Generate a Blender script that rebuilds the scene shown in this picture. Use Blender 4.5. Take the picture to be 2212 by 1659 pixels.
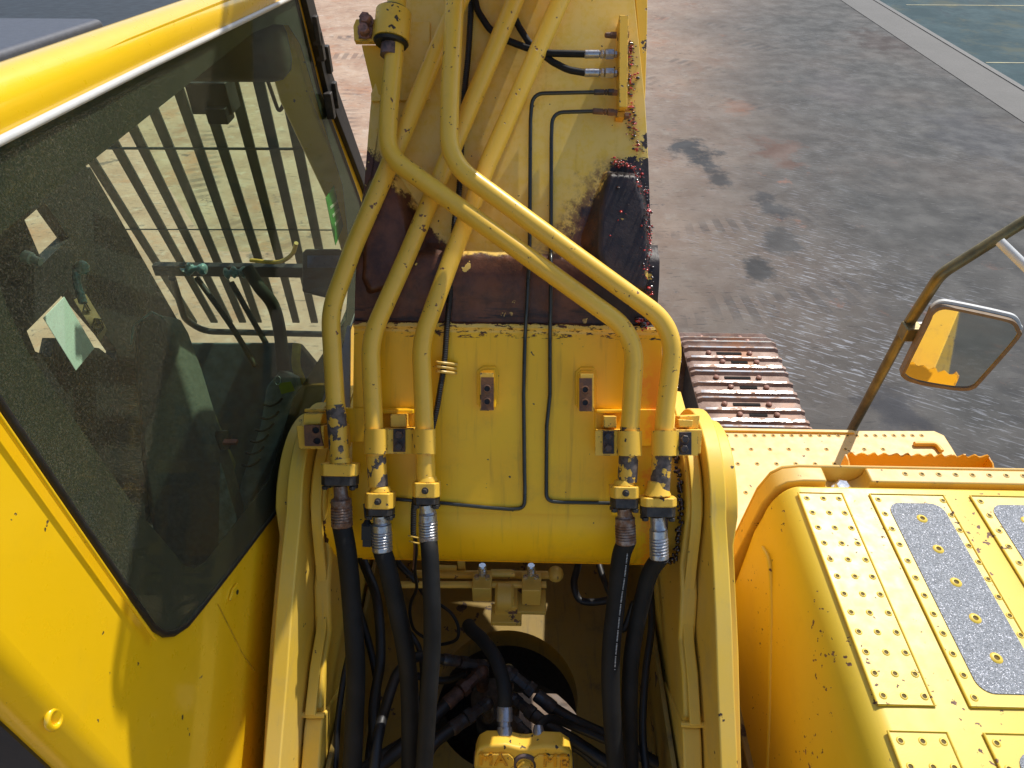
import bpy, bmesh, math, random
from mathutils import Vector, Matrix, noise as mnoise
from mathutils.geometry import tessellate_polygon
random.seed(7)
V = Vector
SC = bpy.context.scene
COL = SC.collection
for o in list(bpy.data.objects): bpy.data.objects.remove(o)

# ------------------------------------------------------------------ camera
PITCH = math.radians(40.5); YAW = math.radians(1.4)
CAM = V((0, 0, 4.0))
cF = V((-math.sin(YAW)*math.cos(PITCH), math.cos(YAW)*math.cos(PITCH), -math.sin(PITCH)))
cR = V((math.cos(YAW), math.sin(YAW), 0)); cU = cR.cross(cF)
cam_d = bpy.data.cameras.new('camera'); cam = bpy.data.objects.new('camera', cam_d); COL.objects.link(cam)
cam_d.sensor_width = 36; cam_d.lens = 36*1500/2212; cam_d.clip_start = 0.05; cam_d.clip_end = 600
cam.matrix_world = Matrix(((cR.x, cU.x, -cF.x, CAM.x), (cR.y, cU.y, -cF.y, CAM.y), (cR.z, cU.z, -cF.z, CAM.z), (0, 0, 0, 1)))
SC.camera = cam
# ------------------------------------------------------------------ light
SUN = V((0.38, 0.54, 0.73)).normalized()
w = bpy.data.worlds.new('World'); SC.world = w; w.use_nodes = True
bg = w.node_tree.nodes['Background']; bg.inputs[1].default_value = 0.15
sky = w.node_tree.nodes.new('ShaderNodeTexSky'); sky.sky_type = 'NISHITA'; sky.sun_disc = False
sky.sun_elevation = math.asin(SUN.z); sky.sun_rotation = math.atan2(SUN.x, SUN.y)
w.node_tree.links.new(sky.outputs[0], bg.inputs[0])
sd = bpy.data.lights.new('sun', 'SUN'); sd.energy = 4.4; sd.angle = math.radians(0.6); sd.color = (1, .95, .86)
so = bpy.data.objects.new('sun', sd); COL.objects.link(so); so.location = (6, 2, 12)
so.rotation_euler = SUN.to_track_quat('Z', 'Y').to_euler()
SC.view_settings.view_transform = 'Standard'; SC.view_settings.look = 'None'; SC.view_settings.exposure = 0.12
SC.view_settings.gamma = 1; SC.view_settings.use_curve_mapping = False
try:
    SC.cycles.transparent_max_bounces = 24; SC.cycles.max_bounces = 8
except Exception: pass

# ------------------------------------------------------------------ measuring helpers: photo coordinate (2212 wide) -> point on a real plane
def ray(x, y): return cF + cR*((x-1106)/1500) - cU*((y-829.5)/1500)
def P(x, y, d): return CAM + ray(x, y)*d
def OX(x, y, X): r = ray(x, y); return CAM + r*((X-CAM.x)/r.x)
def OY(x, y, Y): r = ray(x, y); return CAM + r*((Y-CAM.y)/r.y)
def OZ(x, y, Z): r = ray(x, y); return CAM + r*((Z-CAM.z)/r.z)
BN = V((0, -math.cos(PITCH), math.sin(PITCH)))      # normal of the boom's upper face
BUP = V((0, math.sin(PITCH), math.cos(PITCH)))      # up the slope of the boom
BX = V((1, 0, 0))
BO = CAM + cF*2.2                                    # a point on the boom's upper face
def B(x, y, h=0.0):                                  # point h above the boom face
    r = ray(x, y); o = BO + BN*h
    return CAM + r*((o-CAM).dot(BN)/r.dot(BN))
def BL(u, v, h): return BO + BX*u + BUP*v + BN*h     # metres in the boom frame

# ------------------------------------------------------------------ material nodes
class NT:
    def __init__(s, name):
        s.m = bpy.data.materials.new(name); s.m.use_nodes = True; s.t = s.m.node_tree
        s.p = s.t.nodes['Principled BSDF']; s.out = s.t.nodes['Material Output']
        s.pos = s.n('ShaderNodeNewGeometry').outputs['Position']
    def n(s, k, **kw):
        nd = s.t.nodes.new(k)
        for a, b in kw.items(): setattr(nd, a, b)
        return nd
    def put(s, sock, v):
        if isinstance(v, bpy.types.NodeSocket): s.t.links.new(v, sock)
        elif isinstance(v, (tuple, list, Vector)) and len(v) == 3 and sock.type == 'RGBA': sock.default_value = (*v, 1)
        else: sock.default_value = v
    def M(s, op, a, b=0.0, c=None, clamp=False):
        nd = s.n('ShaderNodeMath', operation=op, use_clamp=clamp); s.put(nd.inputs[0], a); s.put(nd.inputs[1], b)
        if c is not None: s.put(nd.inputs[2], c)
        return nd.outputs[0]
    def vec(s, op, a, b):
        nd = s.n('ShaderNodeVectorMath', operation=op); s.put(nd.inputs[0], a); s.put(nd.inputs[1], b)
        return nd.outputs['Value'] if op in('DOT_PRODUCT','DISTANCE','LENGTH') else nd.outputs[0]
    def noise(s, scale, detail=4, rough=.55, vec=None, stretch=None, dist=0.0):
        nd = s.n('ShaderNodeTexNoise'); v = vec or s.pos
        if stretch: v = s.vec('MULTIPLY', v, stretch)
        s.put(nd.inputs['Vector'], v); nd.inputs['Scale'].default_value = scale; nd.inputs['Detail'].default_value = detail
        nd.inputs['Roughness'].default_value = rough; nd.inputs['Distortion'].default_value = dist
        return nd.outputs['Fac']
    def ramp(s, f, a, b, lo=0.0, hi=1.0):
        nd = s.n('ShaderNodeMapRange'); nd.interpolation_type = 'SMOOTHSTEP'; s.put(nd.inputs[0], f)
        for i, v in enumerate((a, b, lo, hi)): s.put(nd.inputs[i+1], v)
        return nd.outputs[0]
    def mix(s, f, a, b, kind='MIX'):
        nd = s.n('ShaderNodeMix', data_type='RGBA', blend_type=kind); s.put(nd.inputs[0], f)
        s.put(nd.inputs[6], a); s.put(nd.inputs[7], b); return nd.outputs[2]
    def bump(s, h, dist=.002, st=1.0, nrm=None):
        nd = s.n('ShaderNodeBump'); nd.inputs['Distance'].default_value = dist; nd.inputs['Strength'].default_value = st
        s.put(nd.inputs['Height'], h)
        if nrm: s.put(nd.inputs['Normal'], nrm)
        return nd.outputs[0]
    def sep(s, v=None):
        nd = s.n('ShaderNodeSeparateXYZ'); s.put(nd.inputs[0], v or s.pos); return nd.outputs
    def fin(s, col=None, rough=None, metal=None, nrm=None, **kw):
        if col is not None: s.put(s.p.inputs['Base Color'], col)
        if rough is not None: s.put(s.p.inputs['Roughness'], rough)
        if metal is not None: s.put(s.p.inputs['Metallic'], metal)
        if nrm is not None: s.put(s.p.inputs['Normal'], nrm)
        for k, v in kw.items(): s.put(s.p.inputs[k.replace('_', ' ')], v)
        return s.m

def paint(name, base, rough=.4, dirt=.35, dirtcol=(.25, .17, .05), chips=.0, chipscale=30, chipcol=(.045, .03, .022),
          fade=.25, fadecol=None, streak=0.0, big=2.5, coat=0.0, edge=0.0, orange=.15, topcol=None):
    t = NT(name)
    c = t.mix(t.ramp(t.noise(big, 5), .35, .7, 0, fade), base, fadecol or tuple(min(1, x*1.15+.05) for x in base))
    if topcol:
        nz = t.sep(t.n('ShaderNodeNewGeometry').outputs['Normal'])[2]
        c = t.mix(t.M('MULTIPLY', t.ramp(nz, .25, .98), t.ramp(t.noise(4, 6, .65), .2, .8, .7, 1.0)), c, topcol)  # mixes in a paler colour on upward-facing faces
    c = t.mix(t.ramp(t.noise(9, 8, .7), .5, .8, 0, dirt), c, dirtcol)
    c = t.mix(t.ramp(t.noise(70, 4, .7), .6, .78, 0, dirt*.8), c, dirtcol)
    if streak:
        st = t.noise(14, 4, .6, stretch=(3.5, .35, .35)); c = t.mix(t.ramp(st, .52, .75, 0, streak), c, dirtcol)
    r = t.M('ADD', t.M('MULTIPLY', t.noise(25, 4), .2), rough-.1)
    h = t.M('MULTIPLY', t.noise(260, 2), orange)
    if chips:
        n1 = t.noise(chipscale, 5, .55); n2 = t.noise(chipscale*.14, 2)
        thr = t.M('SUBTRACT', .74-chips*.1, t.M('MULTIPLY', t.M('SUBTRACT', n2, .5), .35))
        k = t.M('GREATER_THAN', n1, thr)
        if edge:
            bv = t.n('ShaderNodeBevel'); bv.samples = 3; bv.inputs['Radius'].default_value = .006
            g = t.n('ShaderNodeNewGeometry')
            e = t.M('SUBTRACT', 1.0, t.vec('DOT_PRODUCT', bv.outputs[0], g.outputs['Normal']))
            e = t.M('MULTIPLY', t.M('GREATER_THAN', e, .05), t.M('GREATER_THAN', t.noise(45, 5, .6), .62-edge*.2))
            k = t.M('MAXIMUM', k, e)
        cc = t.mix(t.ramp(t.noise(60, 3), .35, .65), chipcol, tuple(x*2.2 for x in chipcol))
        c = t.mix(k, c, cc); r = t.M('ADD', r, t.M('MULTIPLY', k, .25)); h = t.M('SUBTRACT', h, t.M('MULTIPLY', k, .9))
    return t.fin(c, r, nrm=t.bump(h, .0006), Coat_Weight=coat, Coat_Roughness=.08)

def plain(name, col, rough=.5, metal=0.0, var=.3, scale=20, bump=.3, **kw):
    t = NT(name)
    c = t.mix(t.ramp(t.noise(scale, 6, .65), .3, .75), tuple(x*(1-var) for x in col), tuple(min(1, x*(1+var)) for x in col))
    return t.fin(c, t.M('ADD', t.M('MULTIPLY', t.noise(scale*2, 3), .25), rough-.12), metal, t.bump(t.noise(scale*6, 3), .0008, bump), **kw)

def rusty(name, a, b, rough=.6, metal=.4, lo=.42, hi=.6, scale=35):
    t = NT(name); f = t.ramp(t.noise(scale, 7, .65), lo, hi)
    c = t.mix(f, a, b); c = t.mix(t.ramp(t.noise(120, 3), .55, .8, 0, .6), c, (.02, .015, .012))
    return t.fin(c, t.M('ADD', rough-.1, t.M('MULTIPLY', f, .25)), t.M('MULTIPLY', t.M('SUBTRACT', 1.0, f), metal), t.bump(t.noise(150, 5), .001, .6))

YEL = (.80, .45, .018)
m_cab = paint('cab_yellow_paint', (.90, .55, .006), .30, .08, chips=.015, chipscale=27, coat=.6, fade=.1, orange=.06)
m_boom_lo = None
m_pipe = paint('pipe_yellow_paint', (.92, .54, .05), .38, .2, chips=.55, chipscale=60, chipcol=(.09, .04, .02), fade=.35, orange=.1, coat=.15)
m_pipe_bare = paint('pipe_flaked_paint', (.78, .46, .05), .45, .3, chips=2.3, chipscale=26, chipcol=(.065, .052, .045), fade=.3)
m_clamp = paint('clamp_yellow_paint', (.88, .52, .05), .45, .25, chips=.7, chipscale=40, edge=.4, fade=.3)
m_brk = paint('bracket_yellow_paint', (.82, .53, .05), .5, .22, dirtcol=(.30, .27, .20), chips=.35, chipscale=24, fade=.5, fadecol=(.72, .52, .16), streak=.25)
m_box = paint('toolbox_yellow_paint', (.80, .54, .02), .42, .18, dirtcol=(.40, .24, .07), chips=.55, chipscale=44, chipcol=(.11, .055, .035), fade=.35, fadecol=(.80, .50, .05), topcol=(.76, .54, .07))
m_boxs = paint('toolbox_side_paint', (.82, .48, .02), .4, .25, dirtcol=(.35, .17, .03), chips=.55, chipscale=14, chipcol=(.06, .04, .03), fade=.5, fadecol=(.86, .58, .12))
m_deck = paint('deck_yellow_paint', (.80, .49, .06), .5, .55, dirtcol=(.42, .25, .11), chips=.3, chipscale=30, fade=.5, fadecol=(.82, .50, .10), topcol=(.70, .46, .15))
m_step = paint('step_orange_paint', (.80, .36, .01), .45, .2, chips=.3, edge=.4)
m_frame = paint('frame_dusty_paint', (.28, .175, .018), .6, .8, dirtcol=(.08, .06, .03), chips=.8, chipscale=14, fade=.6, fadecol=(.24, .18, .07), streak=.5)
m_black = plain('black_rubber', (.012, .012, .013), .5, bump=.5)
m_hose = plain('hydraulic_hose_rubber', (.012, .012, .012), .7, var=.4, scale=14, bump=.4, Specular_IOR_Level=.3)
m_dark = plain('dark_interior_plastic', (.016, .016, .017), .6)
m_grey = plain('grey_interior_plastic', (.30, .34, .38), .5)
m_iron = plain('dark_iron', (.06, .055, .052), .55, .5, var=.4, scale=50, bump=.8)
m_zinc = rusty('zinc_ferrule', (.42, .42, .44), (.20, .15, .12), .38, .75, .5, .72, 45)
m_zinc2 = rusty('rusty_ferrule', (.30, .24, .21), (.16, .07, .03), .5, .6, .35, .6, 40)
m_rust = rusty('rusty_steel', (.13, .065, .04), (.22, .10, .045), .7, .1)
m_bolt = rusty('rusty_bolt_head', (.16, .085, .06), (.36, .17, .12), .5, .3, .35, .6, 60)
m_dbolt = rusty('dark_bolt_head', (.05, .045, .045), (.10, .06, .045), .5, .4)
m_sbolt = plain('silver_bolt', (.75, .77, .80), .25, .9, var=.15)
m_line = plain('dark_green_tube_paint', (.030, .034, .030), .3, .2, var=.2, Coat_Weight=.3)
m_steelrail = plain('brassy_rail_paint', (.19, .145, .06), .34, .5, var=.3, scale=12)
m_white = plain('pale_plastic', (.62, .62, .60), .4, var=.05)
m_roofgrey = plain('grey_roof_panel', (.085, .09, .11), .55, var=.12, scale=80)

# boom paint: rust-brown and black oily areas have a place and a ragged outline of their own
def boom_mat():
    t = NT('boom_yellow_paint')
    d = t.vec('SUBTRACT', t.pos, BO)
    u = t.vec('DOT_PRODUCT', d, BX); v = t.vec('DOT_PRODUCT', d, BUP)
    nz = t.M('MULTIPLY', t.M('SUBTRACT', t.noise(14, 8, .7), .5), .16)
    nz2 = t.M('MULTIPLY', t.M('SUBTRACT', t.noise(60, 5, .7), .5), .05)
    nn = t.M('ADD', nz, nz2)
    lower = t.ramp(t.M('ADD', v, t.M('MULTIPLY', nn, .3)), .165, .172, 1, 0)
    base = t.mix(t.ramp(t.noise(2.2, 4), .3, .7), (.84, .51, .016), (.88, .56, .028))
    low = t.mix(t.ramp(t.noise(3.1, 4), .3, .7), (.95, .53, .003), (.99, .60, .006))
    c = t.mix(lower, base, low)
    c = t.mix(t.ramp(t.noise(5, 7, .7), .5, .8, 0, .4), c, (.36, .25, .06))
    st = t.noise(11, 4, .6, vec=t.vec('MULTIPLY', t.pos, (4, .3, .3)))
    c = t.mix(t.ramp(st, .52, .75, 0, .45), c, (.45, .25, .015))
    c = t.mix(t.M('MULTIPLY', t.ramp(v, .158, .166), t.ramp(t.noise(30, 5, .7), .3, .6, .3, .9)), c, (.90, .62, .16))
    c = t.mix(t.M('MULTIPLY', t.ramp(t.M('ADD', u, nn), .415, .45), t.ramp(v, .17, .0)), c, (.95, .36, .01))
    sp = t.M('GREATER_THAN', t.noise(55, 2, .4), .77)
    c = t.mix(sp, c, (.07, .04, .02))
    # masks
    bandlo = t.M('GREATER_THAN', t.M('ADD', v, t.M('MULTIPLY', nn, .25)), .188)
    bandhi = t.ramp(t.M('ADD', v, t.M('MULTIPLY', nn, .35)), .40, .412, 1, 0)
    band = t.M('MULTIPLY', bandlo, bandhi)
    un = t.M('ADD', u, nn)
    rl = t.ramp(t.M('SUBTRACT', un, t.M('ADD', t.M('MULTIPLY', v, .62), -.12)), -.012, .012)
    rt = t.M('LESS_THAN', t.M('ADD', v, nn), .715)
    right = t.M('MULTIPLY', t.M('MULTIPLY', rl, rt), bandlo)
    ll = t.ramp(t.M('SUBTRACT', un, t.M('ADD', t.M('MULTIPLY', v, -.75), .10)), -.012, .012, 1, 0)
    lt = t.M('LESS_THAN', t.M('ADD', v, nn), .735)
    left = t.M('MULTIPLY', t.M('MULTIPLY', ll, lt), bandlo)
    edge = t.M('MULTIPLY', t.M('GREATER_THAN', t.M('ADD', u, t.M('MULTIPLY', nn, 1.3)), .425), t.M('MULTIPLY', bandlo, t.M('LESS_THAN', t.M('ADD', v, nn), 1.05)))
    edge = t.M('MULTIPLY', edge, t.M('GREATER_THAN', t.noise(24, 4, .6), .46))
    weld = t.M('MULTIPLY', t.M('GREATER_THAN', v, .145), t.M('GREATER_THAN', t.noise(30, 6, .7, stretch=(1, 3, 3)), .57))
    weld = t.M('MULTIPLY', weld, t.M('LESS_THAN', v, .19))
    endg = t.M('MULTIPLY', t.M('GREATER_THAN', t.M('ABSOLUTE', t.M('ADD', t.M('ADD', u, .055), t.M('MULTIPLY', nn, .35))), .535), t.M('LESS_THAN', v, -.1))
    mask = t.M('MAXIMUM', t.M('MAXIMUM', t.M('MAXIMUM', band, right), t.M('MAXIMUM', left, edge)), t.M('MAXIMUM', weld, endg))
    fl = t.M('GREATER_THAN', t.noise(20, 3, .5), .70)
    mask = t.M('MULTIPLY', mask, t.M('SUBTRACT', 1.0, t.M('MULTIPLY', fl, bandlo)))
    br = t.mix(t.ramp(t.noise(9, 6, .65), .35, .65), (.060, .020, .009), (.17, .058, .022))
    wr = t.noise(16, 6, .7, stretch=(.35, 3, 3)); br = t.mix(t.M('MULTIPLY', t.ramp(wr, .48, .6), t.ramp(v, .30, .20)), br, (.022, .010, .007))
    blk = t.mix(t.ramp(t.noise(16, 6), .3, .7), (.018, .012, .012), (.042, .026, .024))
    dk = t.ramp(t.M('ADD', u, t.M('MULTIPLY', nn, 1.2)), .20, .27)
    br = t.mix(dk, br, blk)
    halo = t.M('MULTIPLY', t.ramp(t.M('SUBTRACT', t.M('ADD', un, t.M('MULTIPLY', nz, .8)), t.M('ADD', t.M('MULTIPLY', v, .62), -.19)), -.03, .06), t.M('MULTIPLY', t.ramp(v, .66, .74, 1, 0), bandlo))
    c = t.mix(t.M('MULTIPLY', halo, t.ramp(t.noise(38, 7, .75), .38, .56, 0, .9)), c, (.19, .085, .035))
    c = t.mix(mask, c, br)
    r = t.mix(mask, t.M('ADD', t.M('MULTIPLY', t.noise(20, 3), .15), .36), t.M('ADD', t.M('MULTIPLY', t.noise(30, 3), .4), .28))
    h = t.M('ADD', t.M('MULTIPLY', t.noise(240, 2), .2), t.M('MULTIPLY', mask, t.M('SUBTRACT', t.M('MULTIPLY', t.noise(50, 5, .7), 3.0), 2.0)))
    return t.fin(c, r, nrm=t.bump(h, .0008, .8))
m_boom = boom_mat()

# ------------------------------------------------------------------ mesh builder
class G:
    def __init__(s): s.v = []; s.f = []; s.mi = []; s.cur = 0
    def add(s, vs, fs):
        o = len(s.v); s.v += [tuple(x) for x in vs]
        for f in fs: s.f.append(tuple(i+o for i in f)); s.mi.append(s.cur)
        return s
    def box(s, c, sz, ax=None):
        ax = ax or (V((1, 0, 0)), V((0, 1, 0)), V((0, 0, 1))); c = V(c)
        vs = [c + ax[0]*(sz[0]/2*i) + ax[1]*(sz[1]/2*j) + ax[2]*(sz[2]/2*k) for i in (-1, 1) for j in (-1, 1) for k in (-1, 1)]
        fs = [(0, 1, 3, 2), (4, 6, 7, 5), (0, 4, 5, 1), (2, 3, 7, 6), (0, 2, 6, 4), (1, 5, 7, 3)]
        return s.add(vs, fs)
    def prism(s, poly, off):
        n = len(poly); poly = [V(p) for p in poly]; off = V(off)
        vs = poly + [p+off for p in poly]
        fs = [tuple(range(n))[::-1], tuple(range(n, 2*n))] + [(i, (i+1) % n, (i+1) % n+n, i+n) for i in range(n)]
        return s.add(vs, fs)
    def holed(s, outer, holes, off):
        loops = [[V(p) for p in outer]] + [[V(p) for p in h] for h in holes]; off = V(off)
        flat = [p for l in loops for p in l]; n = len(flat)
        tri = tessellate_polygon(loops)
        fs = [tuple(t) for t in tri] + [tuple(i+n for i in reversed(t)) for t in tri]
        k = 0
        for l in loops:
            m = len(l)
            for i in range(m): fs.append((k+i, k+(i+1) % m, k+(i+1) % m+n, k+i+n))
            k += m
        return s.add(flat + [p+off for p in flat], fs)
    def lathe(s, p, axis, prof, n=20, cap=True):     # prof: (distance along axis, radius)
        a = V(axis).normalized(); t = a.orthogonal().normalized(); b = a.cross(t); p = V(p); vs = []; fs = []
        for (h, r) in prof:
            for i in range(n):
                q = 2*math.pi*i/n; vs.append(p + a*h + (t*math.cos(q)+b*math.sin(q))*r)
        for k in range(len(prof)-1):
            for i in range(n): fs.append((k*n+i, k*n+(i+1) % n, (k+1)*n+(i+1) % n, (k+1)*n+i))
        if cap: fs += [tuple(range(n))[::-1], tuple(range((len(prof)-1)*n, len(prof)*n))]
        return s.add(vs, fs)
    def cyl(s, a, b, r, r2=None, n=16):
        a = V(a); b = V(b); return s.lathe(a, b-a, [(0, r), ((b-a).length, r if r2 is None else r2)], n)
    def hexb(s, p, axis, r, h):                       # hexagon bolt head with chamfer and washer
        s.lathe(p, axis, [(0, r*1.25), (h*.18, r*1.25)], 16)
        return s.lathe(V(p)+V(axis).normalized()*h*.18, axis, [(0, r), (h*.72, r), (h*.85, r*.86)], 6)
    def sphere(s, c, r, n=10, sc=(1, 1, 1)):
        c = V(c); vs = []; fs = []
        for j in range(n+1):
            ph = math.pi*j/n
            for i in range(n*2):
                th = math.pi*i/n; vs.append(c+V((math.sin(ph)*math.cos(th)*r*sc[0], math.sin(ph)*math.sin(th)*r*sc[1], math.cos(ph)*r*sc[2])))
        for j in range(n):
            for i in range(n*2): fs.append((j*2*n+i, (j+1)*2*n+i, (j+1)*2*n+(i+1) % (2*n), j*2*n+(i+1) % (2*n)))
        return s.add(vs, fs)
    def tube(s, pts, r, n=18, rib=None):
        pts = [V(p) for p in pts]; m = len(pts); vs = []; fs = []
        tg = [((pts[min(i+1, m-1)]-pts[max(i-1, 0)]).normalized()) for i in range(m)]
        nr = tg[0].orthogonal().normalized(); dist = 0
        for i in range(m):
            nr = (nr - tg[i]*nr.dot(tg[i])).normalized(); b = tg[i].cross(nr)
            rr = r[i] if isinstance(r, (list, tuple)) else r
            if rib: rr *= (1.0 if i % 2 else rib)
            for k in range(n):
                q = 2*math.pi*k/n; vs.append(pts[i] + (nr*math.cos(q)+b*math.sin(q))*rr)
        for i in range(m-1):
            for k in range(n): fs.append((i*n+k, i*n+(k+1) % n, (i+1)*n+(k+1) % n, (i+1)*n+k))
        fs += [tuple(range(n))[::-1], tuple(range((m-1)*n, m*n))]
        return s.add(vs, fs)

def fillet(pts, r, seg=10):
    pts = [V(p) for p in pts]; out = [pts[0]]
    for i in range(1, len(pts)-1):
        a = (pts[i-1]-pts[i]); b = (pts[i+1]-pts[i]); la, lb = a.length, b.length; a.normalize(); b.normalize()
        ang = a.angle(b)
        if ang > 3.05: out.append(pts[i]); continue
        d = min(r/math.tan(ang/2), la*.48, lb*.48)
        p0 = pts[i]+a*d; p1 = pts[i]+b*d
        for k in range(seg+1):
            t = k/seg; out.append(p0.lerp(pts[i], t).lerp(pts[i].lerp(p1, t), t))
    out.append(pts[-1]); return out
def spline(pts, seg=8):
    pts = [V(p) for p in pts]; q = [pts[0]*2-pts[1]] + pts + [pts[-1]*2-pts[-2]]; out = []
    for i in range(1, len(q)-2):
        for k in range(seg):
            t = k/seg; a, b, c, d = q[i-1:i+3]
            out.append(.5*((2*b)+(c-a)*t+(2*a-5*b+4*c-d)*t*t+(3*b-a-3*c+d)*t**3))
    out.append(pts[-1]); return out
def even(pts, step):
    out = [pts[0]]; acc = 0
    for a, b in zip(pts, pts[1:]):
        L = (b-a).length
        while acc + L >= step:
            t = (step-acc)/L; a = a.lerp(b, t); out.append(a.copy()); L = (b-a).length; acc = 0
        acc += L
    return out

WORLD = {}
def obj(name, g, mats, parent=None, bevel=0, smooth=35, label=None, kind=None, group=None, cat=None, bevn=0, remesh=0):
    if not isinstance(mats, (list, tuple)): mats = [mats]
    xs = list(zip(*g.v)); c = V([(min(a)+max(a))/2 for a in xs])
    me = bpy.data.meshes.new(name); me.from_pydata([tuple(V(p)-c) for p in g.v], [], g.f)
    for m in mats: me.materials.append(m)
    me.polygons.foreach_set('material_index', g.mi)
    bm = bmesh.new(); bm.from_mesh(me); bmesh.ops.recalc_face_normals(bm, faces=bm.faces); bm.to_mesh(me); bm.free()
    if smooth:
        me.polygons.foreach_set('use_smooth', [True]*len(me.polygons)); me.set_sharp_from_angle(angle=math.radians(smooth))
    me.update()
    o = bpy.data.objects.new(name, me); COL.objects.link(o); o.location = c; WORLD[o.name] = c
    if parent: o.parent = parent; o.matrix_parent_inverse = Matrix.Translation(-WORLD[parent.name])
    if bevel:
        b = o.modifiers.new('bevel', 'BEVEL'); b.width = bevel; b.segments = 3; b.limit_method = 'ANGLE'; b.angle_limit = math.radians(40)
        if smooth:
            me.set_sharp_from_angle(angle=math.radians(75)); b.harden_normals = True
        if bevn:                                   # bevel only the first bevn vertices' edges (the plate, not its punched marks)
            b.limit_method = 'WEIGHT'; at = me.attributes.new('bevel_weight_edge', 'FLOAT', 'EDGE')
            bm = bmesh.new(); bm.from_mesh(me); bm.edges.ensure_lookup_table()
            wts = [1.0 if (e.verts[0].index < bevn and e.verts[1].index < bevn and len(e.link_faces) == 2 and e.calc_face_angle(0) > .7) else 0.0 for e in bm.edges]
            bm.free(); at.data.foreach_set('value', wts)
    if remesh:
        r_ = o.modifiers.new('remesh', 'REMESH'); r_.mode = 'VOXEL'; r_.voxel_size = remesh; r_.use_smooth_shade = True
    tag(o, label, kind, group, cat)
    return o
def tag(o, label=None, kind=None, group=None, cat=None):
    if label: o['label'] = label
    if kind: o['kind'] = kind
    if group: o['group'] = group
    if cat: o['category'] = cat
def empty(name, loc, label, cat, group=None):
    o = bpy.data.objects.new(name, None); COL.objects.link(o); o.location = loc; WORLD[o.name] = V(loc); o.empty_display_size = .2
    tag(o, label, None, group, cat); return o

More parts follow.
